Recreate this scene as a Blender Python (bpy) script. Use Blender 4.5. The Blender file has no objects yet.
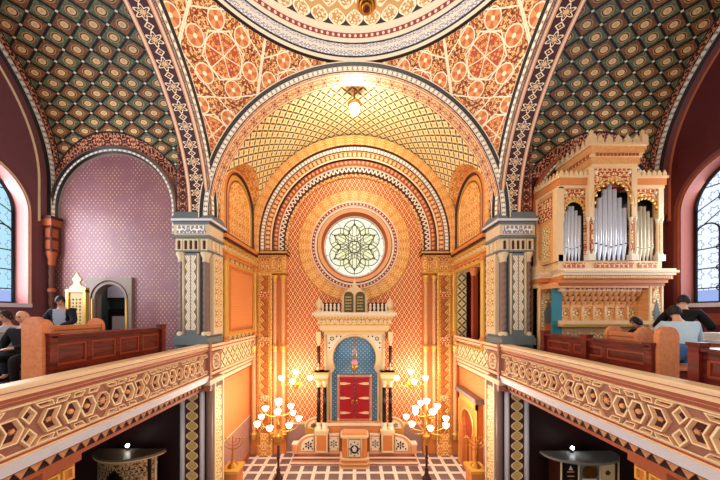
import bpy, math, random
from math import sin, cos, pi, sqrt, asin, acos, atan2, radians
from mathutils import Vector, Matrix
from mathutils.geometry import tessellate_polygon
SC = bpy.context.scene
COL = SC.collection
random.seed(7)
EYE = 6.26

# ------------------------------------------------------------------ mesh builder
class MB:
    def __init__(s):
        s.v = []; s.f = []; s.uv = []; s.m = []; s.s = []
        s.mi = 0; s.smooth = False
    def add(s, pts, uvs=None, mi=None, smooth=None):
        b = len(s.v); s.v.extend(tuple(p) for p in pts)
        s.fi(list(range(b, b + len(pts))), uvs, mi, smooth)
    def fi(s, idx, uvs=None, mi=None, smooth=None):
        s.f.append(idx); s.uv.append(uvs)
        s.m.append(s.mi if mi is None else mi); s.s.append(s.smooth if smooth is None else smooth)
    def grid(s, fn, us, vs, uvf=None, mi=None, smooth=True):
        b = len(s.v); nv = len(vs)
        T = []
        for u in us:
            for v in vs:
                s.v.append(tuple(fn(u, v))); T.append(uvf(u, v) if uvf else None)
        for i in range(len(us) - 1):
            for j in range(nv - 1):
                q = [i * nv + j, (i + 1) * nv + j, (i + 1) * nv + j + 1, i * nv + j + 1]
                s.fi([b + k for k in q], [T[k] for k in q] if uvf else None, mi, smooth)
    def box(s, x0, x1, y0, y1, z0, z1, mi=None):
        b = len(s.v)
        for x in (x0, x1):
            for y in (y0, y1):
                for z in (z0, z1): s.v.append((x, y, z))
        for q in ((0, 1, 3, 2), (4, 6, 7, 5), (0, 4, 5, 1), (2, 3, 7, 6), (0, 2, 6, 4), (1, 5, 7, 3)):
            s.fi([b + k for k in q], None, mi, False)
    def cbox(s, c, sx, sy, sz, mi=None):
        s.box(c[0] - sx / 2, c[0] + sx / 2, c[1] - sy / 2, c[1] + sy / 2, c[2] - sz / 2, c[2] + sz / 2, mi)
    def prism(s, poly, axis, t0, t1, holes=(), mi=None, side_mi=None, caps=(True, True)):
        """poly in 2D (a, b), extruded along axis from t0 to t1, with holes"""
        def mp(p, t):
            return {'x': (t, p[0], p[1]), 'y': (p[0], t, p[1]), 'z': (p[0], p[1], t)}[axis]
        loops = [list(poly)] + [list(h) for h in holes]
        flat = [p for l in loops for p in l]
        tris = tessellate_polygon([[Vector((p[0], p[1], 0)) for p in l] for l in loops])
        b = len(s.v); n = len(flat)
        for t in (t0, t1):
            for p in flat: s.v.append(mp(p, t))
        for t in tris:
            if caps[0]: s.fi([b + k for k in t], None, mi, False)
            if caps[1]: s.fi([b + n + k for k in reversed(t)], None, mi, False)
        o = 0
        for l in loops:
            for i in range(len(l)):
                j = (i + 1) % len(l)
                s.fi([b + o + i, b + o + j, b + n + o + j, b + n + o + i], None, mi if side_mi is None else side_mi, False)
            o += len(l)
    def rev(s, prof, c=(0, 0, 0), n=16, mi=None, axis=(0, 0, 1), smooth=True, mis=None, a0=0, a1=2 * pi):
        """profile [(r, h)] turned round an axis through c"""
        A = Vector(axis).normalized(); X = A.orthogonal().normalized()
        if abs(A.z) > .999: X = Vector((1, 0, 0))
        Y = A.cross(X); c = Vector(c); b = len(s.v); m = len(prof)
        L = [0]
        for i in range(1, m): L.append(L[-1] + math.hypot(prof[i][0] - prof[i - 1][0], prof[i][1] - prof[i - 1][1]))
        for k in range(n + 1):
            a = a0 + (a1 - a0) * k / n
            for r, h in prof: s.v.append(tuple(c + A * h + (X * cos(a) + Y * sin(a)) * r))
        for k in range(n):
            for i in range(m - 1):
                R = max(prof[i][0], prof[i + 1][0])
                da = (a1 - a0) / n
                u0, u1 = (a0 + da * k) * R, (a0 + da * (k + 1)) * R
                v0, v1 = (0, 1) if mis else (L[i], L[i + 1])
                s.fi([b + k * m + i, b + (k + 1) * m + i, b + (k + 1) * m + i + 1, b + k * m + i + 1],
                     [(u0, v0), (u1, v0), (u1, v1), (u0, v1)], mis[i] if mis else mi, smooth)
    def sph(s, c, r, nu=10, nv=7, sc=(1, 1, 1), mi=None):
        b = len(s.v)
        for i in range(nv + 1):
            t = pi * i / nv
            for j in range(nu):
                a = 2 * pi * j / nu
                s.v.append((c[0] + r * sc[0] * sin(t) * cos(a), c[1] + r * sc[1] * sin(t) * sin(a), c[2] + r * sc[2] * cos(t)))
        for i in range(nv):
            for j in range(nu):
                s.fi([b + i * nu + j, b + (i + 1) * nu + j, b + (i + 1) * nu + (j + 1) % nu, b + i * nu + (j + 1) % nu], None, mi, True)
    def tube(s, path, r, n=8, mi=None, caps=True, closed=False):
        P = [Vector(p) for p in path]; m = len(P)
        rr = r if isinstance(r, (list, tuple)) else [r] * m
        b = len(s.v); up = None
        for i in range(m):
            if closed: t = (P[(i + 1) % m] - P[i - 1])
            else: t = P[min(i + 1, m - 1)] - P[max(i - 1, 0)]
            t = t.normalized() if t.length > 1e-9 else Vector((0, 0, 1))
            if up is None: up = t.orthogonal().normalized()
            up = (up - t * up.dot(t)); up = up.normalized() if up.length > 1e-6 else t.orthogonal().normalized()
            w = t.cross(up)
            for k in range(n):
                a = 2 * pi * k / n
                s.v.append(tuple(P[i] + (up * cos(a) + w * sin(a)) * rr[i]))
        for i in range(m if closed else m - 1):
            i2 = (i + 1) % m
            for k in range(n):
                s.fi([b + i * n + k, b + i * n + (k + 1) % n, b + i2 * n + (k + 1) % n, b + i2 * n + k], None, mi, True)
        if caps and not closed:
            s.fi([b + k for k in reversed(range(n))], None, mi, False)
            s.fi([b + (m - 1) * n + k for k in range(n)], None, mi, False)
    def sweep(s, prof, mis, c, e1, e2, e3, a0=0, a1=pi, n=72, leg=0.0, closed=False):
        """profile [(r, d)] along an arc round c; UV: u arc length in m, v 0..1 across each band; leg = straight stilts below the ends"""
        c = Vector(c); e1 = Vector(e1); e2 = Vector(e2); e3 = Vector(e3)
        st = []
        if leg: st.append((a0, -leg))
        for k in range(n + 1): st.append((a0 + (a1 - a0) * k / n, 0))
        if leg: st.append((a1, -leg))
        for i in range(len(prof) - 1):
            (r0, d0), (r1, d1) = prof[i], prof[i + 1]
            R = (r0 + r1) / 2; b = len(s.v)
            for a, sh in st:
                for r, d in ((r0, d0), (r1, d1)):
                    s.v.append(tuple(c + (e1 * cos(a) + e2 * sin(a)) * r + e3 * d + e2 * sh))
            us = []; acc = 0
            for k, (a, sh) in enumerate(st):
                if k: acc += abs(a - st[k - 1][0]) * R + abs(sh - st[k - 1][1])
                us.append(acc)
            for k in range(len(st) - 1):
                s.fi([b + 2 * k, b + 2 * k + 2, b + 2 * k + 3, b + 2 * k + 1],
                     [(us[k], 0), (us[k + 1], 0), (us[k + 1], 1), (us[k], 1)], mis[i], True)
    def mirror(s):
        s.v = [(-x, y, z) for x, y, z in s.v]
        s.f = [list(reversed(f)) for f in s.f]
        s.uv = [None if u is None else list(reversed(u)) for u in s.uv]
        return s
    def xf(s, M):
        s.v = [tuple(M @ Vector(p)) for p in s.v]; return s
    def build(s, name, mats, parent=None, origin=None):
        if not isinstance(mats, (list, tuple)): mats = [mats]
        me = bpy.data.meshes.new(name)
        o3 = Vector(origin) if origin is not None else Vector((0, 0, 0))
        vs = [tuple(Vector(p) - o3) for p in s.v] if origin is not None else s.v
        me.from_pydata(vs, [], s.f)
        for m in mats: me.materials.append(m)
        uvl = me.uv_layers.new(name='UVMap').data
        for p in me.polygons:
            u = s.uv[p.index]; p.material_index = min(s.m[p.index], len(mats) - 1); p.use_smooth = s.s[p.index]
            if u is None:
                n = p.normal; ax = max(range(3), key=lambda k: abs(n[k]))
                for li, vi in zip(p.loop_indices, p.vertices):
                    q = s.v[vi]
                    uvl[li].uv = (q[1], q[2]) if ax == 0 else (q[0], q[2]) if ax == 1 else (q[0], q[1])
            else:
                for li, t in zip(p.loop_indices, u): uvl[li].uv = t
        me.update()
        ob = bpy.data.objects.new(name, me); COL.objects.link(ob)
        ob.location = o3
        if parent is not None:
            ob.parent = parent
            ob.matrix_parent_inverse = parent_world(parent).inverted()
        return ob

def parent_world(p):
    M = p.matrix_basis.copy()
    while p.parent is not None:
        M = p.parent.matrix_basis @ p.matrix_parent_inverse @ M; p = p.parent
    return M
def thing(name, label, cat, loc, group=None):
    o = bpy.data.objects.new(name, None); COL.objects.link(o); o.location = loc; o.empty_display_size = .2
    return tag(o, label, cat, group)
def tag(o, label, cat, group=None):
    o['label'] = label; o['category'] = cat
    if group: o['group'] = group
    return o
def struct(o, label=None):
    o['kind'] = 'structure'
    if label: o['label'] = label
    return o
def copy_tree(o, parent=None):
    c = o.copy(); COL.objects.link(c)
    if parent is not None: c.parent = parent; c.matrix_parent_inverse = o.matrix_parent_inverse.copy()
    for ch in [x for x in COL.objects if x.parent == o]: copy_tree(ch, c)
    return c
def arc(cx, cz, r, a0, a1, n): return [(cx + r * cos(a0 + (a1 - a0) * k / n), cz + r * sin(a0 + (a1 - a0) * k / n)) for k in range(n + 1)]
def rect(x0, x1, z0, z1): return [(x0, z0), (x1, z0), (x1, z1), (x0, z1)]
def lin(a, b, n): return [a + (b - a) * k / n for k in range(n + 1)]
def inset(poly, w):
    n = len(poly); out = []
    A = sum(poly[i][0] * poly[(i + 1) % n][1] - poly[(i + 1) % n][0] * poly[i][1] for i in range(n))
    sg = 1 if A > 0 else -1
    for i in range(n):
        p0, p1, p2 = Vector(poly[i - 1]), Vector(poly[i]), Vector(poly[(i + 1) % n])
        d1 = (p1 - p0).normalized(); d2 = (p2 - p1).normalized()
        n1 = Vector((-d1.y, d1.x)) * sg; n2 = Vector((-d2.y, d2.x)) * sg
        k = 1 + n1.dot(n2)
        q = p1 + (n1 + n2) * (w / max(k, .25)); out.append((q.x, q.y))
    return out
def spiral(mb, x, y, z0, z1, r, pitch=.16, n=10, mi=None, k=5):
    """twisted (rope) colonnette"""
    m = max(4, int((z1 - z0) / pitch * k)); N = n
    def fn(u, v):
        a = 2 * pi * v / N; z = z0 + (z1 - z0) * u / m
        rr = r * (1 + .16 * cos(2 * (a - 2 * pi * (z - z0) / (2 * pitch))))
        return (x + rr * cos(a), y + rr * sin(a), z)
    mb.grid(fn, range(m + 1), range(N + 1), mi=mi)
def col_shaft(mb, x, y, z0, z1, r, mi=None, n=10, cap=True, mi2=None):
    """little column with base and capital"""
    h = z1 - z0; c = min(.16, h * .12)
    mb.rev([(r * 1.5, 0), (r * 1.5, c * .35), (r * 1.15, c * .6), (r, c)], (x, y, z0), n, mi if mi2 is None else mi2)
    mb.rev([(r, c), (r * .92, h - c)], (x, y, z0), n, mi)
    mb.rev([(r * .92, h - c), (r * 1.2, h - c * .95), (r, h - c * .8), (r * 1.6, h - c * .2), (r * 1.7, h), (0, h)], (x, y, z0), n, mi if mi2 is None else mi2)
# ------------------------------------------------------------------ node-expression helper
def C(h):
    h = h.lstrip('#'); t = []
    for k in (0, 2, 4):
        c = int(h[k:k + 2], 16) / 255
        t.append(c / 12.92 if c <= .04045 else ((c + .055) / 1.055) ** 2.4)
    return (*t, 1)
class X:
    def __init__(s, nt, k): s.nt = nt; s.k = k
    def op(s, o, *a):
        n = s.nt.nodes.new('ShaderNodeMath'); n.operation = o
        for i, q in enumerate((s,) + a):
            if isinstance(q, X): s.nt.links.new(q.k, n.inputs[i])
            else: n.inputs[i].default_value = q
        return X(s.nt, n.outputs[0])
    def __add__(s, o): return s.op('ADD', o)
    __radd__ = __add__
    def __sub__(s, o): return s.op('SUBTRACT', o)
    def __rsub__(s, o): return (s * -1.0) + o
    def __mul__(s, o): return s.op('MULTIPLY', o)
    __rmul__ = __mul__
    def __truediv__(s, o): return s.op('DIVIDE', o)
    def __lt__(s, o): return s.op('LESS_THAN', o)
    def __gt__(s, o): return s.op('GREATER_THAN', o)
    def fr(s): return s.op('FRACT')
    def ab(s): return s.op('ABSOLUTE')
    def fl(s): return s.op('FLOOR')
    def sn(s): return s.op('SINE')
    def cs(s): return s.op('COSINE')
    def sq(s): return s.op('SQRT')
    def at(s, o): return s.op('ARCTAN2', o)
    def mn(s, o): return s.op('MINIMUM', o)
    def mx(s, o): return s.op('MAXIMUM', o)
    def ss(s, a, b):
        n = s.nt.nodes.new('ShaderNodeMapRange'); n.interpolation_type = 'SMOOTHSTEP'
        s.nt.links.new(s.k, n.inputs[0]); n.inputs[1].default_value = a; n.inputs[2].default_value = b
        return X(s.nt, n.outputs[0])
class B:
    def __init__(s, name):
        s.mat = bpy.data.materials.new(name); s.mat.use_nodes = True; s.nt = s.mat.node_tree
        s.bs = s.nt.nodes['Principled BSDF']
        u = s.nt.nodes.new('ShaderNodeUVMap'); u.uv_map = 'UVMap'
        sp = s.nt.nodes.new('ShaderNodeSeparateXYZ'); s.nt.links.new(u.outputs[0], sp.inputs[0])
        s.u = X(s.nt, sp.outputs[0]); s.v = X(s.nt, sp.outputs[1]); s.uvk = u.outputs[0]
        tc = s.nt.nodes.new('ShaderNodeTexCoord'); s.obk = tc.outputs['Object']
        s2 = s.nt.nodes.new('ShaderNodeSeparateXYZ'); s.nt.links.new(s.obk, s2.inputs[0])
        s.x, s.y, s.z = (X(s.nt, s2.outputs[k]) for k in range(3))
    def mix(s, f, a, b):
        n = s.nt.nodes.new('ShaderNodeMix'); n.data_type = 'RGBA'
        if isinstance(f, X): s.nt.links.new(f.k, n.inputs[0])
        else: n.inputs[0].default_value = f
        for i, q in ((6, a), (7, b)):
            if isinstance(q, str): q = C(q)
            if isinstance(q, tuple): n.inputs[i].default_value = q
            else: s.nt.links.new(q, n.inputs[i])
        return n.outputs[2]
    def noise(s, sc, detail=2, k=None):
        n = s.nt.nodes.new('ShaderNodeTexNoise'); n.inputs['Scale'].default_value = sc; n.inputs['Detail'].default_value = detail
        s.nt.links.new(k or s.obk, n.inputs['Vector']); return X(s.nt, n.outputs[0])
    def wave(s, sc, k=None):
        n = s.nt.nodes.new('ShaderNodeTexWave'); n.inputs['Scale'].default_value = sc; n.inputs['Distortion'].default_value = 6
        n.inputs['Detail Scale'].default_value = .6
        s.nt.links.new(k or s.obk, n.inputs['Vector']); return X(s.nt, n.outputs[1])
    def arab(s, u, v, sc):
        """curling arabesque, -1..1"""
        T = sc * 2.6
        mu = ((u / T).fr() - .5).ab() * 2.6; mv = ((v / T).fr() - .5).ab() * 2.6
        c = s.nt.nodes.new('ShaderNodeCombineXYZ'); s.nt.links.new(mu.k, c.inputs[0]); s.nt.links.new(mv.k, c.inputs[1]); c.inputs[2].default_value = sc * 7.3
        n = s.noise(1.75, 1, c.outputs[0])
        return (n * 24.0).sn()
    def lat(s, w, h, u=None, v=None):
        """diamond lattice -> (edge 0 centre..1 on the line, du, dv in cell units, a, c)"""
        p = (u or s.u) / w; q = (v or s.v) / h
        a = p + q; c = p - q
        fa = a.fr() - .5; fc = c.fr() - .5
        return fa.ab().mx(fc.ab()) * 2, (fa + fc) * .5, (fa - fc) * .5, a, c, fa, fc
    def out(s, col, rough=.55, metal=0, spec=.35, bump=None, bstr=.3, bdist=.02, emit=None, es=1):
        if isinstance(col, str): col = C(col)
        if isinstance(col, tuple): s.bs.inputs['Base Color'].default_value = col
        else: s.nt.links.new(col, s.bs.inputs['Base Color'])
        s.bs.inputs['Roughness'].default_value = rough; s.bs.inputs['Metallic'].default_value = metal
        s.bs.inputs['Specular IOR Level'].default_value = spec
        if bump is not None:
            n = s.nt.nodes.new('ShaderNodeBump'); n.inputs['Strength'].default_value = bstr; n.inputs['Distance'].default_value = bdist
            s.nt.links.new(bump.k, n.inputs['Height']); s.nt.links.new(n.outputs[0], s.bs.inputs['Normal'])
        if emit is not None:
            if isinstance(emit, str): emit = C(emit)
            if isinstance(emit, tuple): s.bs.inputs['Emission Color'].default_value = emit
            else: s.nt.links.new(emit, s.bs.inputs['Emission Color'])
            s.bs.inputs['Emission Strength'].default_value = es
        return s.mat
def plain(name, col, rough=.5, metal=0, var=.12, sc=6, spec=.35):
    """one paint, slightly uneven"""
    b = B(name); c = C(col)
    d = tuple(q * (1 - var) for q in c[:3]) + (1,)
    return b.out(b.mix(b.noise(sc, 3), d, c), rough, metal, spec)

M = {}
M['cream'] = plain('cream_paint', '#f0d3a4')
M['cream2'] = plain('pale_stone', '#f3e3c8')
M['gold'] = plain('gold_leaf', '#e9b457', .38, .35)
M['brass'] = plain('brass', '#d59a45', .28, .9)
M['black'] = plain('black_paint', '#1c1416', .4)
M['maroon'] = plain('maroon_paint', '#4a1d1c', .5)
M['red'] = plain('red_paint', '#a8472c', .5)
M['orange'] = plain('orange_paint', '#dd8747', .55)
M['paleg'] = plain('pale_gilt', '#f0cda0', .35, .3)
M['door_grey'] = plain('brown_grey_frame', '#8d7c70', .5)
M['taupe'] = plain('taupe_column', '#8a6f66', .5)
M['brownc'] = plain('brown_column', '#623426', .5)
M['rail'] = plain('rail_cream', '#f3d3a8', .42)
M['peach'] = plain('peach_paint', '#eba873', .55)
M['rust'] = plain('rust_paint', '#b45a32', .55)
M['grey'] = plain('grey_stone', '#85766f', .5)
M['caps'] = plain('capital_cream', '#e2cba6', .45)
M['organc'] = plain('organ_cream', '#f0c894', .42)
M['greyd'] = plain('grey_green_stone', '#6f7a7c', .5)
M['white'] = plain('white_stone', '#e0dde4', .45)
M['teal'] = plain('teal_paint', '#2e7f8d', .5)
M['plum'] = plain('plum_plaster', '#7e4a4c', .65)
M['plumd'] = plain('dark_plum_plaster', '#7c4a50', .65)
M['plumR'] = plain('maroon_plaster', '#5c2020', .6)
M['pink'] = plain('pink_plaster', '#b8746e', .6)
M['reveal'] = plain('red_brown_reveal', '#7e3a2b', .55)
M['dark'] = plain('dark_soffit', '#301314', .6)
M['lead'] = plain('lead_came', '#2b3036', .5, .3)
M['gunmetal'] = plain('gunmetal', '#3a2c26', .35, .6)

# great orange walls with gold diamond lattice
b = B('gold_lattice_on_rust'); e, du, dv, a, c, fa, fc = b.lat(.215, .34)
r2 = (du * du * 3 + dv * dv * 3).sq()
k = b.mix((r2 < .3), '#b9432a', '#d66f38'); k = b.mix(r2 < .13, k, '#f2c07a')
M['lattice'] = b.out(b.mix(e.ss(.76, .9), k, '#f6d292'), .5)
# plum wall paper with gold dots
b = B('plum_dotted_paper'); e, du, dv, a, c, fa, fc = b.lat(.13, .17)
k = b.mix(b.noise(1.1, 2), '#87565c', '#9c7077'); k = b.mix((e.ss(.86, .96)) * .45, k, '#5e3a40')
r2 = (du * du + dv * dv).sq()
sp = b.noise(2.6, 3)
M['plumpaper'] = b.out(b.mix((r2 < .12) * sp.ss(.35, .6), k, '#e0b890'), .4)
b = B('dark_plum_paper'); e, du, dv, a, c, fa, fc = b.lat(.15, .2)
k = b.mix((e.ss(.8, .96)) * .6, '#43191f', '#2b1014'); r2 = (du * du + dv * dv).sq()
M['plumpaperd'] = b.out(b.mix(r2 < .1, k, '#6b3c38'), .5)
# east vault: cream gold stars between olive lines
b = B('gold_star_vault'); e, du, dv, a, c, fa, fc = b.lat(.37, .37)
s1 = fa.ab().mn(fc.ab()) * 2
line = (e - s1 * .22)
k = b.mix(b.noise(.8, 2), '#f2d290', '#faebbc')
k = b.mix((du.ab() + dv.ab()) < .12, k, '#dca860')
k = b.mix(line.ss(.62, .76), k, '#5a4a22')
M['vaultgold'] = b.out(k, .45)
# side vault: green coffers, dark lattice, gold rosettes; red leaf border along its edges
def greenvault(name, sx):
    b = B(name); e, du, dv, a, c, fa, fc = b.lat(.45, .74)
    cell = ((a.fl() + c.fl()) * .5).fr() < .25
    th = dv.at(du); r2 = (du * du * 1.0 + dv * dv * 1.0).sq()
    leaf = b.arab(b.u, b.v, .16)
    k = b.mix(leaf.ss(.1, .3), '#56684f', '#84805f')
    k = b.mix(cell, k, b.mix(leaf.ss(.1, .3), '#6a553a', '#a5623f'))
    st = du.ab().mx(dv.ab()).mx((du.ab() + dv.ab()) * .72) * 1.12 - (th * 8).cs() * .008
    k = b.mix(st < .235, k, '#d09a5e'); k = b.mix(st < .2, k, '#5a4030'); k = b.mix(st < .15, k, '#f4cf98'); k = b.mix(st < .07, k, '#e8b878')
    k = b.mix(e.ss(.83, .9), k, '#141110')
    k = b.mix((e > .9) * (fa.ab().mn(fc.ab()) > .43), k, '#f4e6d0')
    # border
    dx = (b.x * sx - 7.42); dz = b.z - 9.5
    dl = (dx * dx + dz * dz).sq()
    dend = (9.4 - b.x * sx).mn(b.x * sx - 4.98)
    bord = ((dl < 2.22) + (dend < .26)).mn(1.0)
    lf = b.arab(b.u, b.v, .2)
    kb = b.mix(lf.ss(-.12, .12), '#4c1a1c', '#b0604a'); kb = b.mix(lf.ss(.45, .6), kb, '#e2a37c')
    k = b.mix(bord, k, kb)
    edge = ((dl - 2.23).ab() < .02) + ((dend - .27).ab() < .02)
    k = b.mix(edge.mn(1.0), k, '#1c1a18')
    return b.out(k, .5)
M['vgreenL'] = greenvault('green_coffer_vault_north', -1.0)
M['vgreenR'] = greenvault('green_coffer_vault_south', 1.0)
# pendentive: orange arabesque with cream strapwork and rosettes
b = B('orange_arabesque_pendentive')
lf = b.arab(b.u, b.v, .3); lf2 = b.arab(b.u + .11, b.v + .07, .19)
k = b.mix(lf.ss(-.1, .2), '#ad5129', '#dc914a'); k = b.mix(lf2.ss(.55, .75), k, '#f6cf90'); k = b.mix((lf2 * -1.0).ss(.6, .8), k, '#6a2e1a')
w = 1.9
uu = (b.u / w + .5).fr() - .5; vv = (b.v / w + .22).fr() - .5
def seg(b, p, q): return p
rr = (uu * uu + vv * vv).sq(); th = vv.at(uu)
six = (th * (6 / (2 * pi)) + .5).fr() - .5; an = six * (2 * pi / 6)
px = rr * an.cs(); py = rr * an.sn()
ro = (((px - .36) * (px - .36)) + py * py).sq()
tri = (px - .24).ab()
th2 = py.at(px - .36)
k = b.mix((rr < .23), k, b.mix(b.arab(b.u, b.v, .17).ss(-.15, .15), '#b9502f', '#e8a65e'))
k = b.mix(ro < .1, k, b.mix((th2 * 4).cs().ss(-.1, .25), '#e49c5e', '#cf703f')); k = b.mix(ro < .025, k, '#fff0cf')
ln = ((ro - .105).ab() < .007) + (tri < .008) * (ro > .105) + ((py.ab() - .0).ab() < .006) * (rr < .26) + ((rr - .235).ab() < .006)
ln = ln + ((uu.ab() - .49).ab() < .009) + ((uu.ab() * .5 + vv.ab() * .866 - .44).ab() < .008)
k = b.mix(ln.mn(1.0), k, '#fff0d2')
M['pendentive'] = b.out(k, .5)
# dome: cream ogee scales
b = B('dome_ogee_arabesque')
p = b.u / .5; q = b.v / .5
row = q.fl(); px = (p + (row * .5)).fr() - .5; py = q.fr()
og = (py * pi).sn() * .44 - px.ab()
lf = b.arab(b.u, b.v, .21)
k = b.mix(lf.ss(-.2, .2), '#c9a066', '#f3d9a6'); k = b.mix(lf.ss(.5, .65), k, '#fff3d8')
k = b.mix(og < -.02, k, b.mix((b.v < .42) * (py < .55), '#cfa76e', '#34343c'))
k = b.mix((og.ab() < .05), k, '#fff6e2')
k = b.mix(((px * px + (py - .45) * (py - .45)).sq() < .13), k, '#c9855a')
k = b.mix(((px * px + (py - .45) * (py - .45)).sq() < .07), k, '#fdeccb')
M['dome'] = b.out(k, .5)
# band patterns: u metres along, v 0..1 across
def flowerband(name, bg, fl, core, L):
    b = B(name); px = (b.u / L).fr() - .5; py = (b.v - .5) * 1.0
    r = (px * px + py * py).sq(); th = py.at(px)
    pet = .22 + (th * 6).cs() * .07
    k = b.mix((r - pet).ab() < .034, bg, fl)
    k = b.mix((r < .17) * (((th * 3).sn()).ab() < .24), k, fl)
    k = b.mix(r < .1, k, core)
    qx = (b.u / L + .5).fr() - .5; rq = (qx.ab() + py.ab())
    k = b.mix((rq - .15).ab() < .03, k, fl)
    k = b.mix(rq < .05, k, core)
    w2 = (b.v - .5).ab(); k = b.mix(w2 > .3, k, b.mix((w2 - .4).ab() < .03, '#d99a78', '#f2d3b0')); k = b.mix(((w2 - .3).ab() < .014), k, '#2a1414'); k = b.mix(w2 > .47, k, '#3a1a18')
    return b.out(k, .5)
M['flower'] = flowerband('maroon_flower_band', '#431518', '#f7dfbd', '#e8b880', .42)
M['flower2'] = flowerband('peach_flower_band', '#e8b786', '#5c1f1f', '#7a2a22', .42)
M['flowerS'] = flowerband('cream_flower_band', '#e9cf9c', '#8a3a28', '#b24f35', .3)
def beadband(name, bg, fg, L, n=.3):
    b = B(name); px = ((b.u / L).fr() - .5); py = (b.v - .5) * .9
    r = (px * px + py * py).sq()
    k = b.mix(r < n, bg, fg); k = b.mix((b.v - .5).ab() > .42, k, fg)
    return b.out(k, .45)
M['bead'] = beadband('white_bead_band', '#a39388', '#fff6e6', .15, .38)
M['bead2'] = beadband('red_dentil_band', '#8f2620', '#f3d6bc', .16, .24)
M['bead3'] = beadband('gold_bead_band', '#a2482c', '#f1c37c', .2, .34)
def zigzag(name, bg, fg, L, w=.2):
    b = B(name); t = ((b.u / L).fr() - .5).ab() * 2
    k = b.mix((t - b.v).ab() < w, bg, fg); return b.out(k, .5)
M['zig'] = zigzag('black_white_zigzag', '#3a2a2e', '#ecd8c0', .2, .3)
M['zig2'] = zigzag('gold_zigzag', '#8f4128', '#f0c583', .2, .2)
def scrollband(name, c1, c2, c3, sc=.2, L=1):
    b = B(name); lf = b.arab(b.u, b.v * L, sc)
    k = b.mix(lf.ss(-.1, .1), c1, c2); k = b.mix(lf.ss(.42, .55), k, c3); return b.out(k, .48)
M['scroll'] = scrollband('gold_scroll_band', '#b0602f', '#eab263', '#fde3ae', .22, .3)
M['scrollW'] = scrollband('white_scroll_band', '#8c8790', '#e6e0e2', '#fffaf2', .2, .5)
M['scrollR'] = scrollband('red_scroll', '#a83f2a', '#e59a5c', '#f8d196', .2, 1)
M['scrollD'] = scrollband('dark_red_scroll', '#4c1a1c', '#8a4a3c', '#d09a78', .16, 1)
M['scrollG'] = scrollband('gilded_relief', '#b8843f', '#f0cd84', '#fff0c4', .13, 1)
M['scrollO'] = scrollband('ochre_scroll', '#d98a38', '#f0b860', '#fbdc9c', .17, 1)
b = B('floor_tiles')
fx = ((b.x / .53).fr() - .5).ab(); fy = ((b.y / .51).fr() - .5).ab()
g = fx.mx(fy) > .365
n = b.noise(2.2, 3); k = b.mix(n, '#6a5656', '#8c7470')
k = b.mix(g, k, b.mix(b.noise(8, 2), '#e6d9cf', '#f5ece2'))
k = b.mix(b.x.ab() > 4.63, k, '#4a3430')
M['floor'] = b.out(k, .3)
b = B('rust_wall_paper'); e, du, dv, a, c, fa, fc = b.lat(.12, .12)
k = b.mix(e.ss(.7, .9), '#d97d45', '#e5955a'); k = b.mix(b.z < 1.7, k, b.mix(b.noise(3), '#a8786c', '#b98a7c'))
k = b.mix((b.z - 1.72).ab() < .025, k, '#f4cf9a')
M['armlow'] = b.out(k, .5)
b = B('orange_strip_panel'); t = (b.v / .1).fr()
M['armup'] = b.out(b.mix(t.ss(.0, .12), '#c8733c', '#e89557'), .45)
# dark red-brown polished wood and pale wood ends
def wood(name, c1, c2, rough=.32, sc=3):
    b = B(name); n = b.nt.nodes.new('ShaderNodeMapping'); b.nt.links.new(b.obk, n.inputs[0]); n.inputs['Scale'].default_value = (7, 1, 7)
    t = b.noise(sc, 6, n.outputs[0]); return b.out(b.mix(t.ss(.3, .7), c1, c2), rough)
M['wood'] = wood('red_brown_pew_wood', '#4c140d', '#782518')
M['woodm'] = plain('pew_moulding_wood', '#9c4228', .35)
M['woodl'] = wood('orange_pew_wood', '#cf7a4a', '#dc8c5c', .38)
M['woodd'] = wood('dark_wood', '#35140f', '#4c2016')
M['woodo'] = wood('organ_wood', '#dc9455', '#ecac6c', .42)
# leaf chain: gold leaves stacked (v metres)
def leafchain(name, bg, f1, f2, L, wid):
    """v along in metres; u across in metres, centred by fract over wid"""
    b = B(name); px = ((b.u / wid).fr() - .5) ; py = (b.v / L).fr()
    lf = (py * pi).sn() * .42
    k = b.mix(px.ab() < lf, bg, b.mix(((px.ab() * 2.2 + py) * 3).fr() > .55, f1, f2))
    k = b.mix((px.ab() - lf).ab() < .05, k, f2)
    return b.out(k, .45)
b = B('pale_leaf_chain_pier'); px = ((b.u.ab() - 4.895) / .34); py = (b.v / .3).fr()
lf = (py * pi).sn() * .2 + .28
k = b.mix(px.ab() < lf, '#77665c', b.mix(((px.ab() * 2.2 + py) * 3).fr() > .6, '#f6e8cc', '#b5a083')); k = b.mix((px.ab() < .05), k, '#8d7a66')
M['leafpale'] = b.out(k, .42)
M['blue'] = None
b = B('blue_niche_dots'); e, du, dv, a, c, fa, fc = b.lat(.19, .19)
r2 = (du * du + dv * dv).sq()
M['blue'] = b.out(b.mix(r2 < .1, b.mix(b.noise(2), '#42759c', '#5b90b4'), '#f0e2c4'), .5)
b = B('white_star_panel'); px = (b.u / .42).fr() - .5
M['crimson'] = plain('crimson_leather', '#a30d16', .45)
M['skin'] = plain('skin', '#d7a184', .5)
M['hair'] = plain('dark_hair', '#1d1512', .6)
M['navy'] = plain('navy_cloth', '#131826', .8)
M['blackcloth'] = plain('black_cloth', '#0b0a0d', .85)
M['shirtgrey'] = plain('grey_blue_shirt', '#aab4c6', .8)
M['shirtblue'] = plain('pale_blue_shirt', '#b9d0de', .8)
M['denim'] = plain('denim', '#40669a', .8)
M['greycoat'] = plain('grey_coat', '#a3aab4', .8)
M['paper'] = plain('paper', '#e8e6e0', .7)
M['silver'] = plain('pipe_tin', '#e9eef8', .22, .3)
M['silverg'] = plain('pipe_warm_tin', '#e8dcc0', .25, .3)
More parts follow.
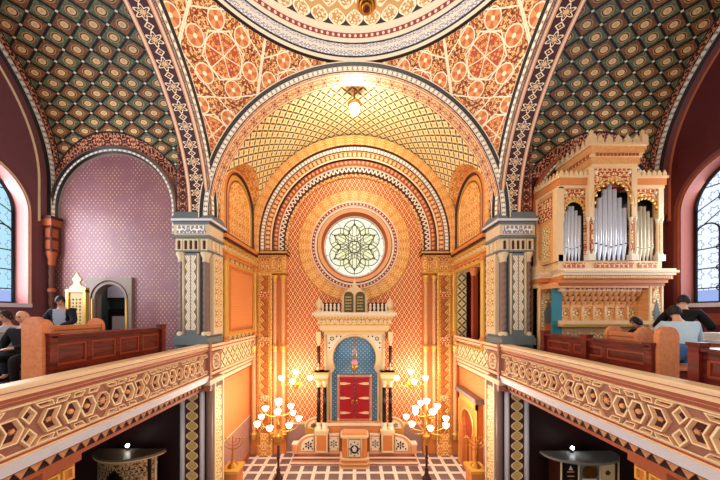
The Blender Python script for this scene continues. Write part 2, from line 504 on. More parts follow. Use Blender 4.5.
def emis(name, col, st):
    b = B(name); m = b.out(col, .4, emit=col, es=st); m.cycles.emission_sampling = 'NONE'; return m
M['globe'] = emis('lit_glass_globe', '#ffe9c8', 9)
M['spot'] = emis('lit_spot', '#f4fbff', 14)
# ------------------------------------------------------------------ the building
A = 4.35; YP = 7.8; YC = YP - A; ZS = 9.3; YB = 11.8; XO = 9.4; YA = 8.1
ZF = 4.3; ZPL = 4.9
m = MB(); m.grid(lambda u, v: (u, v, 0), lin(-10, 10, 2), lin(-3, 12.2, 2), smooth=False)
struct(m.build('floor', M['floor']))

# east wall with the round window opening, gold rings and glass
def east_wall():
    WZ = 9.3
    m = MB(); m.prism(rect(-5.2, 5.2, 0, 14.5), 'y', YB, YB + .5, [arc(0, WZ, 1.5, 0, 2 * pi, 64)[:-1]])
    struct(m.build('wall_east', M['lattice']))
    m = MB()
    # wide gold ring, mouldings, then the reveal
    m.sweep([(2.55, 0), (2.5, .05), (1.98, .06), (1.98, .12), (1.93, .14), (1.78, .14), (1.75, .1), (1.70, .1), (1.66, .15), (1.5, .12), (1.46, .0), (1.40, -.12), (1.36, -.16)],
            [0, 1, 2, 2, 3, 2, 2, 4, 5, 6, 6, 2], (0, YB, WZ), (1, 0, 0), (0, 0, 1), (0, -1, 0), 0, 2 * pi, 96)
    struct(m.build('trim_1', [M['gold'], M['scrollO'], M['cream2'], M['bead2'], M['black'], M['peach'], M['rust']]), 'gold scroll ring with beaded mouldings around the round window')
    # glass and star tracery
    w = bpy.data.objects.new('window_1', None); COL.objects.link(w); w.location = (0, YB + .2, WZ); w['kind'] = 'structure'
    w['label'] = 'round window with a six pointed star tracery'
    b = B('lit_cream_glass'); rr = (b.u * b.u + (b.v - WZ) * (b.v - WZ)).sq()
    k = b.mix(b.noise(2.5, 2), '#ece6a4', '#fbf4cc'); k = b.mix(rr.ss(.8, 1.3), k, '#faf6e2')
    gl = b.out('#1a1a14', .2, emit=k, es=.9)
    m = MB(); m.prism(arc(0, WZ, 1.44, 0, 2 * pi, 64)[:-1], 'y', YB + .2, YB + .23)
    m.build('glass_pane', gl, w)
    t = MB(); y = YB + .18
    def ln(p, q, r=.014): t.tube([(p[0], y, WZ + p[1]), (q[0], y, WZ + q[1])], r, 5)
    def ci(cx, cz, r, rad=.014): t.tube([(cx + r * cos(a), y, WZ + cz + r * sin(a)) for a in lin(0, 2 * pi, 32)[:-1]], rad, 5, closed=True)
    ci(0, 0, 1.38, .03)
    for k in range(6):
        a = pi / 2 + k * pi / 3; cx, cz = .74 * cos(a), .74 * sin(a)
        ci(cx, cz, .5, .018); ci(cx, cz, .24, .014)
        for j in range(6): ln((cx + .24 * cos(a + j * pi / 3), cz + .24 * sin(a + j * pi / 3)), (cx + .5 * cos(a + j * pi / 3), cz + .5 * sin(a + j * pi / 3)), .014)
        if k < 3:
            for d_ in (-.27, -.09, .09, .27):
                hl = .95 - abs(d_) * .6; px_, pz_ = -d_ * sin(a), d_ * cos(a)
                ln((px_ - hl * cos(a), pz_ - hl * sin(a)), (px_ + hl * cos(a), pz_ + hl * sin(a)), .013)
        for s_ in (1.1,):
            b1 = pi / 2 + k * pi / 3
            tip = (s_ * cos(b1), s_ * sin(b1)); r2 = s_ / sqrt(3)
            for sg in (-1, 1): ln(tip, (r2 * cos(b1 + sg * pi / 6), r2 * sin(b1 + sg * pi / 6)), .02)
    for k in range(10):
        a = 2 * pi * k / 10 + .3
        ln((1.12 * cos(a), 1.12 * sin(a)), (1.38 * cos(a), 1.38 * sin(a)), .008)
    t.build('window_tracery', M['lead'], w)
    # archivolt of the east wall
    m = MB(); c = (0, YB, 9.4)
    prof = [(4.5, .62), (4.12, .60), (4.08, .5), (3.93, .5), (3.9, .46), (3.68, .42), (3.66, .46), (3.6, .46), (3.58, .34), (3.36, .3), (3.33, .24), (3.15, .2), (3.12, .12), (3.0, .06), (2.97, 0)]
    mi = [0, 1, 2, 1, 3, 4, 4, 1, 5, 4, 6, 1, 7, 7]
    m.sweep(prof, mi, c, (1, 0, 0), (0, 0, 1), (0, -1, 0), 0, pi, 96, leg=.55)
    struct(m.build('trim_2', [M['scrollO'], M['maroon'], M['bead'], M['bead3'], M['cream2'], M['rust'], M['zig'], M['zig2']]), 'many banded gold arch framing the ark wall')
    m = MB()
    for k in range(57):
        a = pi * (k + .5) / 57
        m.sph((3.47 * cos(a), YB - .36, 9.4 + 3.47 * sin(a)), .075, 8, 5)
    for sg in (-1, 1):
        for k in range(3): m.sph((sg * 3.47, YB - .36, 9.3 - .18 * k), .075, 8, 5)
    struct(m.build('trim_3', M['peach']), 'string of peach beads in the ark wall arch')
    m = MB()
    for k in range(64):
        a = pi * (k + .5) / 64
        m.sph((3.06 * cos(a), YB - .06, 9.4 + 3.06 * sin(a)), .085, 8, 5, (1, .6, 1))
    struct(m.build('trim_4', M['scrollO']), 'scalloped gold edge inside the ark wall arch')
    # dado
    m = MB(); m.box(-4.6, 4.6, YB - .06, YB + .01, 0, 1.25); m.box(-4.6, 4.6, YB - .1, YB, 1.25, 1.33, 1)
    struct(m.build('baseboard_east', [plain('mauve_dado', '#a98378'), M['cream']]))
east_wall()

# stepped pilasters of the east wall
def east_pilaster(sg, n):
    m = MB(); yf = YB - .42; y1 = YB - .003
    M_leaf = leafchain_mat
    m.box(4.25, 4.6, yf + .12, y1, 0, 8.0, 0)                       # corner strip
    m.box(3.62, 4.25, yf, y1, 0, 8.0, 2)
    m.box(3.05, 3.6, yf + .2, y1, 0, 8.0, 0)
    # leaf chain panel, framed
    m.box(3.78, 4.1, yf - .03, yf + .01, 1.0, 7.9, 3)
    for x in (3.7, 4.17): m.tube([(x, yf - .01, .6), (x, yf - .01, 7.9)], .035, 6, mi=1)
    for z in (4.9, 2.4, 6.9): m.box(3.72, 4.16, yf - .06, yf, z, z + .3, 4)
    # blocks of the entablature
    m.box(3.0, 4.7, yf - .0, y1, 8.0, 8.07, 1)
    for (z0, z1) in ((8.1, 8.42), (8.48, 8.78)):
        m.box(3.02, 4.66, yf + .02, y1, z0 - .03, z1 + .03, 2)
        for x0, x1 in ((3.12, 3.5), (3.62, 4.2), (4.28, 4.6)):
            m.prism(rect(x0, x1, z0, z1), 'y', yf - .03, yf + .03, [rect(x0 + .05, x1 - .05, z0 + .05, z1 - .05)], mi=1)
            m.box(x0 + .07, x1 - .07, yf - .02, yf + .03, z0 + .07, z1 - .07, 4)
    m.box(2.95, 4.75, yf - .08, y1, 8.8, 8.86, 5); m.box(2.92, 4.78, yf - .14, y1, 8.86, 8.93, 1)
    m.box(2.9, 4.8, yf - .1, y1, 8.93, 8.98, 5)
    for x, r in ((4.42, .09), (3.5, .075), (3.14, .085)):
        spiral(m, x, yf + .06, .9, 7.6, r, .2, 10, 6, 4)
        for z in (.7, 4.55, 7.6): m.rev([(.04, 0), (r * 1.5, .03), (r * 1.15, .12), (r * 1.6, .2), (r * 1.9, .3), (.04, .32)], (x, yf + .06, z), 10, 1)
    if sg < 0: m.mirror()
    struct(m.build('pillar_east_%s' % ('left' if sg < 0 else 'right'), [M['orange'], M['gold'], M['scrollO'], leafchain_mat, M['scrollR'], M['maroon'], M['peach']]),
           'ornate orange and gold pilaster %s of the ark' % ('to the left' if sg < 0 else 'to the right'))
leafchain_mat = leafchain('gold_leaf_chain', '#b5652f', '#f2c772', '#8d4a25', .36, .64)
b = B('gold_leaf_chain_dark'); px = ((b.u.ab() - 4.9) / .34); py = (b.v / .3).fr()
lf = (py * pi).sn() * .48
k = b.mix(px.ab() < lf, '#5a2a22', b.mix(((px.ab() * 2.2 + py) * 3).fr() > .55, '#f0d08a', '#c08a45')); k = b.mix((px.ab() - lf).ab() < .06, k, '#fbe8bd')
leaf_pier = b.out(k, .42)
for sg in (-1, 1): east_pilaster(sg, 0)

# great piers
def pier(sg):
    s = 'left' if sg < 0 else 'right'
    m = MB(); x0, x1, y0, y1 = A, 5.36, YP, YP + .78
    # gallery storey
    m.box(x0 + .02, x1 + .02, y0 - .1, y1 + .06, 5.31, 5.52, 1); m.box(x0 + .3, x1, y0, y1, 4.25, 5.32, 1)
    m.box(x0 + .05, x1, y0 - .06, y1 + .03, 5.52, 5.6, 1)
    m.box(x0 + .1, x1 - .1, y0 + .1, y1, 5.5, 8.2, 0)                           # core
    m.box(x0 + .28, x0 + .80, y0 - .02, y0 + .11, 5.6, 8.05, 1)                 # grey frame
    m.box(x0 + .38, x0 + .71, y0 - .035, y0, 5.75, 7.98, 9)                     # leaf chain
    for xx in (x0 + .33, x0 + .76): m.tube([(xx, y0 - .02, 5.62), (xx, y0 - .02, 8.05)], .035, 8, mi=3)
    for xx in (x0 + .14, x1 - .14):
        spiral(m, xx, y0 + .06, 5.7, 7.8, .085, .2, 10, 4)
        m.rev([(.13, 0), (.13, .08), (.09, .12)], (xx, y0 + .06, 5.58), 10, 3)
        m.rev([(.08, 0), (.11, .04), (.09, .1), (.15, .25), (.15, .3), (0, .3)], (xx, y0 + .06, 7.78), 10, 3)
    # inner side face: cream panel with gold bead frame
    m.box(x0 - .02, x0 + .12, y0 + .2, y1 - .02, 5.6, 8.08, 3)
    m.box(x0 - .035, x0, y0 + .3, y1 - .14, 5.8, 7.95, 5)
    # capital: arcade frieze, zigzag frieze, slab
    m.box(x0 - .02, x1 + .02, y0 - .04, y1, 8.08, 8.14, 1)
    m.box(x0, x1, y0, y1, 8.1, 8.5, 3)
    def niche(a, z0, w, h): return rect(a - w / 2, a + w / 2, z0, z0 + h - w / 2)[:2] + [(q[0], q[1]) for q in arc(a, z0 + h - w / 2, w / 2, 0, pi, 8)]
    for cx_, n_ in ((x0 + .13, 1), (x0 + .53, 3), (x1 - .13, 1)):
        W = .2 if n_ == 1 else .46
        hs = [niche(cx_ + (i - (n_ - 1) / 2) * .15, 8.16, .1, .27) for i in range(n_)]
        m.prism(rect(cx_ - W / 2, cx_ + W / 2, 8.13, 8.46), 'y', y0 - .06, y0 - .002, hs, mi=3)
        for h_ in hs: m.prism(h_, 'y', y0 - .012, y0 - .004, mi=6)
    for i in range(3):
        yy = y0 + .16 + i * .22; m.box(x0 - .05, x0 + .01, yy - .08, yy + .08, 8.15, 8.44, 3)
    m.box(x0 - .05, x1 + .05, y0 - .08, y1, 8.5, 8.58, 1)
    m.box(x0 - .02, x1 + .02, y0 - .05, y1, 8.58, 8.9, 3)
    m.prism(rect(x0 + .08, x1 - .08, 8.63, 8.85), 'y', y0 - .08, y0 - .04, mi=7)
    m.box(x0 - .03, x1 + .03, y0 - .07, y1, 8.9, 8.97, 1)
    # moulded slab
    m.sweep([(0, 0)], [], (0, 0, 0), (1, 0, 0), (0, 1, 0), (0, 0, 1)) if 0 else None
    for k, (o, z) in enumerate(((.03, 8.97), (.09, 9.0), (.09, 9.07), (.05, 9.18), (.0, 9.3))):
        if k:
            po, pz = last
            P0 = [(x0 - po, y0 - po, pz), (x1 + po, y0 - po, pz), (x1 + po, y1 + po, pz), (x0 - po, y1 + po, pz)]
            P1 = [(x0 - o, y0 - o, z), (x1 + o, y0 - o, z), (x1 + o, y1 + o, z), (x0 - o, y1 + o, z)]
            for i in range(4): m.add([P0[i], P0[(i + 1) % 4], P1[(i + 1) % 4], P1[i]], mi=(8 if k == 2 else 1))
        last = (o, z)
    m.box(x0 - .05, x1 + .05, y0 - .05, y1 + .05, 8.95, 8.98, 6)
    # storey under the gallery
    m.box(x0 + .06, x1 - .05, y0 + .1, y1, 0, 4.25, 6)
    m.box(x0 + .36, x0 + .74, y0 + .04, y0 + .12, .5, 3.9, 2)
    for xx in (x0 + .25, x0 + .84): m.tube([(xx, y0 + .05, .4), (xx, y0 + .05, 3.95)], .07, 10, mi=8)
    m.tube([(x0 + .06, y0 + .12, .4), (x0 + .06, y0 + .12, 3.95)], .09, 10, mi=4)
    m.box(x0 - .02, x0 + .1, y0 + .25, y1 - .05, .3, 4.2, 5)
    for yy in (y0 + .25, y1 - .05): m.box(x0 - .05, x0 + .02, yy - .04, yy + .04, .2, 4.2, 3)
    m.box(x0 - .03, x1 + .03, y0 - .02, y1, 3.95, 4.1, 2); m.box(x0 - .06, x1 + .06, y0 - .06, y1, 4.1, 4.25, 3)
    m.box(x0 - .05, x1 + .05, y0 - .02, y1, 0, .4, 6)
    if sg < 0: m.mirror()
    struct(m.build('pillar_' + s, [M['grey'], M['greyd'], leaf_pier, M['caps'], M['taupe'], M['scrollG'], M['maroon'], M['scrollW'], M['white'], M['leafpale']]),
           'grey and gold great pier between the ark arm and the %s gallery' % s)
for sg in (-1, 1): pier(sg)

ZE, ZN = 9.1, 9.22
# great arches round the crossing: soffit and beaded face
def great_arch(c, e1, e3, depth, n, label, sof):
    m = MB()
    m.sweep([(4.63, -.0), (4.63, .1), (4.6, .1), (4.52, .05), (4.38, .05), (4.355, .04), (A, .0), (A, -depth), (4.48, -depth)],
            [2, 2, 1, 0, 1, 3, 3, 4], c, e1, (0, 0, 1), e3, 0, pi, 96)
    m.sweep([(4.515, .055), (4.39, .055)], [0], c, e1, (0, 0, 1), e3, 0, pi, 96)
    struct(m.build('trim_%d' % n, [M['bead'], M['black'], M['cream2'], sof, M['maroon']]), label)
great_arch((0, YP, ZE), (1, 0, 0), (0, -1, 0), .44, 5, 'beaded great arch in front of the golden vault', M['flower2'])
great_arch((-A, YC, ZN), (0, 1, 0), (1, 0, 0), .66, 6, 'maroon flower banded great arch over the left gallery', M['flower'])
great_arch((A, YC, ZN), (0, 1, 0), (-1, 0, 0), .66, 7, 'maroon flower banded great arch over the right gallery', M['flower'])
great_arch((0, YC - A, ZE), (1, 0, 0), (0, 1, 0), .6, 8, 'great arch behind the viewer', M['flower2'])
# springer blocks between neighbouring arches, on the pier
def springer(sg):
    m = MB(); m.box(4.38, 5.36, YP + .07, YP + .6, 9.28, 14, 0)
    if sg < 0: m.mirror()
    struct(m.build('wall_spandrel_%s' % ('left' if sg < 0 else 'right'), M['scrollD']))

# pendentives
RP = math.hypot(A, 4.62)
def pendentive(qx, qy, nm):
    m = MB(); N = 40
    def fn(a, t):
        f = pi / 4 + a
        rl = A / max(cos(f), sin(f)) ; zl = sqrt(max(RP * RP - rl * rl, 0)); zt = sqrt(RP * RP - 4.34 ** 2)
        z = zl + (zt - zl) * t; r = sqrt(max(RP * RP - z * z, 0))
        return (qx * r * cos(f) if 1 else 0, YC + qy * r * sin(f), ZE + z), (a * 4.9, asin(min(z / RP, 1)) * RP)
    m.grid(lambda a, t: fn(a, t)[0], lin(-pi / 4, pi / 4, N), lin(0, 1, 16), lambda a, t: fn(a, t)[1])
    struct(m.build('ceiling_pendentive_' + nm, M['pendentive']), 'orange arabesque pendentive under the dome, ' + nm.replace('_', ' '))
for qx, qy, nm in ((-1, 1, 'north_east'), (1, 1, 'south_east'), (-1, -1, 'north_west'), (1, -1, 'south_west')): pendentive(qx, qy, nm)
# dome
m = MB()
m.rev([(4.4, 13.7), (4.34, 13.72), (4.28, 13.74), (4.27, 13.84), (4.22, 13.85), (4.21, 14.0), (4.16, 14.01), (4.14, 14.1), (4.1, 14.11), (4.1, 14.15), (4.04, 14.16), (4.03, 14.32), (3.95, 14.33), (3.94, 14.42)],
      (0, YC, 0), 120, mis=[1, 1, 0, 1, 2, 0, 2, 1, 0, 0, 3, 0, 0])
struct(m.build('trim_9', [M['cream2'], M['black'], M['scrollW'], M['bead2']]), 'white and red ringed cornice under the dome')
m = MB(); m.grid(lambda a, t: (3.96 * cos(t) * cos(a), YC + 3.96 * cos(t) * sin(a), 14.4 + 3.6 * sin(t)), lin(0, 2 * pi, 96), lin(0, pi / 2 - .02, 24), lambda a, t: (a * 25 / pi * .5, t * 3.8))
struct(m.build('ceiling_dome', M['dome']), 'cream dome covered in pointed scale ornament')

# barrel vaults pierced by lunettes
def vault(name, mat, matl, P, R, zc, s0, s1, sc, w, zt, sides, lab, lm=None, nrib=None):
    """P(s, h, z): point at s along the axis, h across (signed), z up"""
    zl = zt - w; m = MB()
    ss = [s0 + (sc - w - s0) * k / 8 for k in range(8)] + [sc - w * cos(pi * k / 40) for k in range(41)] + [sc + w + (s1 - sc - w) * k / 8 for k in range(1, 9)]
    def th0(s):
        q = w * w - (s - sc) ** 2
        if q <= 0: return 0.0
        h = zl + sqrt(q); return asin(min(max((h - zc) / R, 0), 1))
    def fn(s, t):
        a0 = th0(s) if 0 in sides else 0; a1 = pi - (th0(s) if 1 in sides else 0)
        a = a0 + (a1 - a0) * t
        return P(s, R * cos(a), zc + R * sin(a)), (a * R, s)
    m.grid(lambda s, t: fn(s, t)[0], ss, lin(0, 1, 80), lambda s, t: fn(s, t)[1])
    m.mi = 1
    for sd in sides:
        sg = 1 if sd == 0 else -1
        def fl(f, t):
            s = sc - w * cos(f); z = zl + w * sin(f)
            h1 = sqrt(max(R * R - max(z - zc, 0) ** 2, 0)); h = R + .02 + (h1 - R - .02) * t
            return P(s, sg * h, z), (f * w, h)
        m.grid(lambda f, t: fl(f, t)[0], lin(0, pi, 40), lin(0, 1, 3), lambda f, t: fl(f, t)[1], mi=1)
    struct(m.build(name, [mat, matl]), lab)
PE = lambda s, h, z: (h, s, z)
vault('ceiling_east', M['vaultgold'], M['scrollO'], PE, 4.43, 9.55, YP + .4, YB, 10.0, 1.5, 11.76, (0, 1), 'golden star patterned vault before the ark')
vault('ceiling_north', M['vgreenL'], M['scrollR'], lambda s, h, z: (-s, YC + h, z), 4.66, 10.2, 4.98, XO, 7.42, 1.95, 11.4, (0,), 'dark green diamond coffered vault over the left gallery')
vault('ceiling_south', M['vgreenR'], M['scrollR'], lambda s, h, z: (s, YC + h, z), 4.66, 10.2, 4.98, XO, 7.42, 1.95, 11.4, (0,), 'dark green diamond coffered vault over the right gallery')
for sg in (-1, 1): springer(sg)
# fill between the great arch and the higher side vault
for sg, s in ((-1, 'left'), (1, 'right')):
    m = MB(); m.sweep([(4.48, 0), (6.2, 0)], [0], (sg * 5.02, YC, ZS), (0, 1, 0), (0, 0, 1), (1, 0, 0), 0, pi, 64)
    struct(m.build('wall_over_arch_' + s, M['maroon']))

# ark arm side walls (both storeys), lunettes and cornice
def arm_side(sg):
    s = 'left' if sg < 0 else 'right'
    m = MB(); xw = 4.42; y0, y1 = YP + .78, YB
    if sg < 0:
        m.box(xw, xw + .4, y0, y1, ZF, 12.4, 0); m.box(xw, xw + .3, YP + .3, y0, 9.28, 12.4, 0)
        # framed orange strip panel
        m.prism(rect(8.95, 11.25, 5.45, 8.05), 'x', xw - .07, xw + .01, [rect(9.12, 11.08, 5.62, 7.88)], mi=1)
        m.prism(rect(9.05, 11.15, 5.55, 7.95), 'x', xw - .1, xw - .06, [rect(9.12, 11.08, 5.62, 7.88)], mi=2)
        m.box(xw - .015, xw + .01, 9.12, 11.08, 5.62, 7.88, 3)
        for yy in (8.8, 11.38): col_shaft(m, xw - .06, yy, 5.3, 8.2, .085, 1, 10, mi2=2)
    else:
        hole = rect(9.0, 11.2, ZF + .7, 8.0)
        m.prism(rect(y0, y1, ZF, 12.4), 'x', xw, xw + .4, [hole], mi=0); m.box(xw, xw + .3, YP + .3, y0, 9.28, 12.4, 0)
        m.prism(rect(8.9, 11.3, 4.95, 8.12), 'x', xw - .07, xw + .01, [rect(9.0, 11.2, 5.0, 8.0)], mi=1)
        for yy in (8.83, 11.42): col_shaft(m, xw - .06, yy, 5.3, 8.2, .085, 1, 10, mi2=2)
        m.box(xw + .12, xw + .3, 9.95, 10.12, 5.0, 7.7, 4); m.rev([(.09, 0), (.12, .05), (.2, .3), (.2, .34), (0, .34)], (xw + .2, 10.03, 7.68), 10, 2)
        # room behind
        m.box(xw + .4, xw + 2.2, 8.75, 8.8, 4.9, 8.1, 5); m.box(xw + .4, xw + 2.2, 11.4, 11.45, 4.9, 8.1, 5)
        m.box(xw + 2.2, xw + 2.25, 8.7, 11.5, 4.9, 8.1, 6); m.box(xw + .4, xw + 2.25, 8.7, 11.5, 8.1, 8.15, 5); m.box(xw + .4, xw + 2.25, 8.7, 11.5, 4.8, 4.9, 5)
    # lunette: gold field in nested rings
    zl = 11.76 - 1.5
    m.sweep([(1.5, .03), (1.28, .05), (1.24, .1), (1.18, .1), (1.15, .02), (1.0, .02), (.97, .05), (.93, .05), (.9, .01), (.02, .01)],
            [7, 2, 8, 8, 1, 2, 8, 1, 9], (xw, 10.0, zl), (0, 1, 0), (0, 0, 1), (-1, 0, 0), 0, pi, 40, leg=1.25)
    # stepped cornice
    for o, z0, z1, mi in ((.05, 8.2, 8.32, 2), (.1, 8.32, 8.42, 1), (.06, 8.42, 8.6, 10), (.12, 8.6, 8.7, 1), (.18, 8.7, 8.78, 8), (.22, 8.78, 8.9, 2), (.15, 8.9, 8.98, 8)):
        m.box(xw - o, xw + .02, y0, y1 - .4, z0, z1, mi)
    # lower storey wall
    m.box(4.62, 4.9, y0, y1, 0, ZF + .1, 11)
    m.box(4.56, 4.63, y0, y1 - .4, 0, .16, 12)
    if sg < 0: m.mirror()
    struct(m.build('wall_ark_arm_' + s, [M['vaultgold'], M['gold'], M['orange'], M['armup'], M['red'], M['maroon'], M['red'], M['scrollO'], M['maroon'], M['scrollO'], M['scrollG'], M['armlow'], M['rust']]))
for sg in (-1, 1): arm_side(sg)
# little door in the right wall of the ark arm
def lower_door():
    d = bpy.data.objects.new('door_1', None); COL.objects.link(d); d.location = (4.62, 10.2, 0); d['kind'] = 'structure'; d['label'] = 'orange door with a horseshoe arched niche in the right wall beside the ark'
    m = MB(); z1 = 3.0
    hole = [(9.75, 0), (10.65, 0), (10.65, 1.5)] + arc(10.2, 1.95, .52, -.55, pi + .55, 16) + [(9.75, 1.5)]
    m.prism(rect(9.35, 11.05, 0, z1), 'x', 4.42, 4.62, [hole_ for hole_ in ([(a, max(b_, .02)) for a, b_ in hole],)], mi=0)
    m.box(4.4, 4.45, 9.35, 9.5, 0, z1, 1); m.box(4.4, 4.45, 10.9, 11.05, 0, z1, 1); m.box(4.4, 4.45, 9.35, 11.05, 2.72, z1, 1)
    m.prism([(9.2, z1), (11.2, z1), (11.1, z1 + .16), (9.3, z1 + .16)], 'x', 4.3, 4.62, mi=2)
    m.build('door_frame', [M['orange'], M['gold'], M['grey']], d)
    m = MB(); m.box(4.56, 4.61, 9.6, 10.8, .0, 2.6, 0)
    for k in range(2): m.prism(rect(9.8 + .42 * k, 10.18 + .42 * k, .2, 1.3), 'x', 4.53, 4.57, [rect(9.85 + .42 * k, 10.13 + .42 * k, .25, 1.25)], mi=1)
    m.build('door_leaf', [M['red'], M['gold']], d)
    m = MB(); m.sweep([(.6, .02), (.55, .05), (.5, .02)], [0, 0], (4.42, 10.2, 1.95), (0, 1, 0), (0, 0, 1), (-1, 0, 0), -.5, pi + .5, 24); m.build('arch_moulding', M['gold'], d)
lower_door()

# side arms: plum walls, arches, windows, corner colonnettes
def side_arm(sg):
    s = 'left' if sg < 0 else 'right'
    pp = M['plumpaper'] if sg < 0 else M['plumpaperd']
    m = MB()
    if sg < 0:
        niche = rect(7.12, 8.02, 4.95, 6.7)[:2] + arc(7.57, 6.68, .45, 0, pi, 16)
        m.prism(rect(5.0, 9.86, 4.0, 12.3), 'y', YA, YA + .14, [niche], mi=0, side_mi=1)
    else: m.prism(rect(5.0, 9.86, 4.0, 12.3), 'y', YA, YA + .35, mi=0)
    if sg < 0: m.mirror()
    struct(m.build('wall_gallery_end_' + s, [pp, M['grey']]))
    m = MB(); zl = 11.4 - 1.95                                          # archivolt on the end wall
    m.sweep([(1.97, .02), (1.95, .14), (1.9, .16), (1.86, .1), (1.8, .1), (1.76, .04), (1.74, .04), (1.72, 0)], [1, 1, 2, 0, 2, 1, 1], (7.42, YA, zl), (1, 0, 0), (0, 0, 1), (0, -1, 0), 0, pi, 60, leg=.75)
    if sg < 0: m.mirror()
    struct(m.build('trim_%d' % (10 if sg < 0 else 11), [M['bead'], M['taupe'] if sg < 0 else M['rust'], M['black']]), 'beaded arch on the end wall of the %s gallery' % s)
    # outer wall with arched window
    YW, w, zs = 6.24, 1.25, 9.15
    hole = rect(YW - w, YW + w, 6.52, zs)[:2] + arc(YW, zs, w, 0, pi, 32)
    hole2 = rect(YW - w - 4.6, YW + w - 4.6, 6.52, zs)[:2] + arc(YW - 4.6, zs, w, 0, pi, 32)
    m = MB(); m.prism(rect(-1.6, YA + .3, 0, 15.2), 'x', XO, XO + .62, [hole, hole2], mi=0, side_mi=1)
    if sg < 0: m.mirror()
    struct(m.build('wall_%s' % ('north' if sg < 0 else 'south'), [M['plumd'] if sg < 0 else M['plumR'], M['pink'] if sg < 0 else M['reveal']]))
    m = MB()                                                             # lunette arch moulding + window architrave dots
    m.sweep([(4.66, .02), (4.62, .12), (4.5, .12), (4.46, .04), (4.3, .04), (4.27, 0)], [1, 0, 2, 3, 1], (XO, YC, 10.2), (0, 1, 0), (0, 0, 1), (-1, 0, 0), 0, pi, 80, leg=1.2)
    m.sweep([(1.42, .004), (1.3, .03), (1.25, .03)], [3, 1], (XO, YW, zs), (0, 1, 0), (0, 0, 1), (-1, 0, 0), 0, pi, 40, leg=2.62)
    m.box(XO - .06, XO + .36, YW - w - .05, YW + w + .05, 6.42, 6.53, 4)
    m.box(XO - .03, XO + .01, -1.6, YA, 5.95, 6.25, 5)
    if sg < 0: m.mirror()
    struct(m.build('trim_%d' % (12 if sg < 0 else 13), [M['bead'], M['cream'] if sg < 0 else M['rust'], M['black'], M['plum'], M['white'], M['zig2'] if sg > 0 else M['plum']]), 'mouldings around the lunette and window of the %s outer wall' % s)
    # window
    for k, yo in enumerate((0, -4.6)):
        wn = bpy.data.objects.new('window_%d' % ((2 if sg < 0 else 3) + 2 * k), None); COL.objects.link(wn); wn.location = (sg * (XO + .42), YW + yo, 6.6); wn['kind'] = 'structure'
        wn['label'] = 'tall arched leaded window in the %s gallery wall' % s if k == 0 else 'second arched leaded window farther back in the %s gallery wall' % s
        b = B('daylight_glass_%s_%d' % (s, k))
        px = ((b.u - YW) / .34).fr() - .5; py = (b.v / .42).fr() - .5; r = (px * px + py * py).sq(); th = py.at(px)
        kk = b.mix((r - .3 - (th * 6).cs() * .06).ab() < .035, '#dfe9fa' if sg > 0 else '#9ed0e0', '#8c98b8')
        kk = b.mix(b.v < 6.9, kk, '#8fa4d8')
        gl = b.out('#101418', .15, emit=kk, es=1.1)
        pane = rect(YW - w, YW + w, 6.52, zs)[:2] + arc(YW, zs, w, 0, pi, 32)
        g = MB(); g.prism([(a + yo, b_) for a, b_ in pane], 'x', XO + .42, XO + .44)
        if sg < 0: g.mirror()
        g.build('glass_pane', gl, wn)
        t = MB(); x = XO + .4; W2 = 1.22
        def L(p, q, r=.02): t.tube([(x, YW + yo + p[0], p[1]), (x, YW + yo + q[0], q[1])], r, 5)
        nl = 5; pw = 2 * W2 / nl
        for i in range(nl + 1): L((-W2 + i * pw, 6.55), (-W2 + i * pw, 8.55), .022)
        for z in (6.95, 7.5, 8.05):
            L((-W2, z), (W2, z), .016)
            for i in range(1, nl): t.tube([(x, YW + yo - W2 + i * pw + .07 * cos(a), z + .07 * sin(a)) for a in lin(0, 2 * pi, 10)[:-1]], .014, 5, closed=True)
        for i in range(nl):
            cx = -W2 + (i + .5) * pw
            t.tube([(x, YW + yo + a_, z_) for a_, z_ in arc(cx, 8.5, pw / 2, 0, pi, 10)], .022, 5)
        L((-W2, 6.55), (W2, 6.55), .04)
        t.tube([(x, YW + yo + a_, z_) for a_, z_ in [(W2, 6.55), (W2, 9.15)] + arc(0, zs, W2, 0, pi, 28) + [(-W2, 6.55)]], .035, 6)
        rnd = random.Random(3)
        ps = [(0, 9.45)] + [(.45 * cos(a), 9.45 + .4 * sin(a)) for a in lin(0, 2 * pi, 6)[:-1]]
        for k2 in range(6):
            a = k2 * pi / 3 + pi / 6; p = (.38 * cos(a), 9.4 + .38 * sin(a)); a2 = a + pi / 3
            L(p, (.38 * cos(a2), 9.4 + .38 * sin(a2)), .014)
            q = (.75 * cos(a), 9.4 + .66 * sin(a)); L(p, q, .014)
            q2 = (.75 * cos(a + .52), 9.4 + .66 * sin(a + .52)); L(q, q2, .014); L(q2, (.75 * cos(a2), 9.4 + .66 * sin(a2)), .014)
            rr = min(1.2, 1.3); L(q2, (1.2 * cos(a + .52), max(8.75, 9.15 + 1.2 * sin(a + .52))), .014)
            L(q, (1.2 * cos(a), max(8.75, 9.15 + 1.2 * sin(a))), .014)
        if sg < 0: t.mirror()
        t.build('window_tracery', M['lead'], wn)
    # corner colonnette
    m = MB(); cx, cy = XO - .17, YA - .17
    m.box(cx - .13, cx + .16, cy - .13, cy + .16, 8.9, 9.12, 1); m.box(cx - .16, cx + .16, cy - .16, cy + .16, 9.1, 9.18, 2)
    m.box(cx - .1, cx + .16, cy - .1, cy + .16, 8.1, 8.9, 0)
    for z in (8.2, 8.55): m.box(cx - .07, cx + .07, cy - .115, cy - .1, z, z + .26, 1); m.box(cx - .115, cx - .1, cy - .07, cy + .07, z, z + .26, 1)
    m.rev([(.07, 0), (.1, .08), (.08, .14), (.13, .38), (.13, .42)], (cx, cy, 7.7), 12, 1)
    spiral(m, cx, cy, ZPL, 7.7, .075, .3, 10, 0)
    for z in (6.9, 6.1, 5.3): m.rev([(.1, 0), (.1, .03), (.1, .09), (.07, .12)], (cx, cy, z), 12, 1)
    if sg < 0: m.mirror()
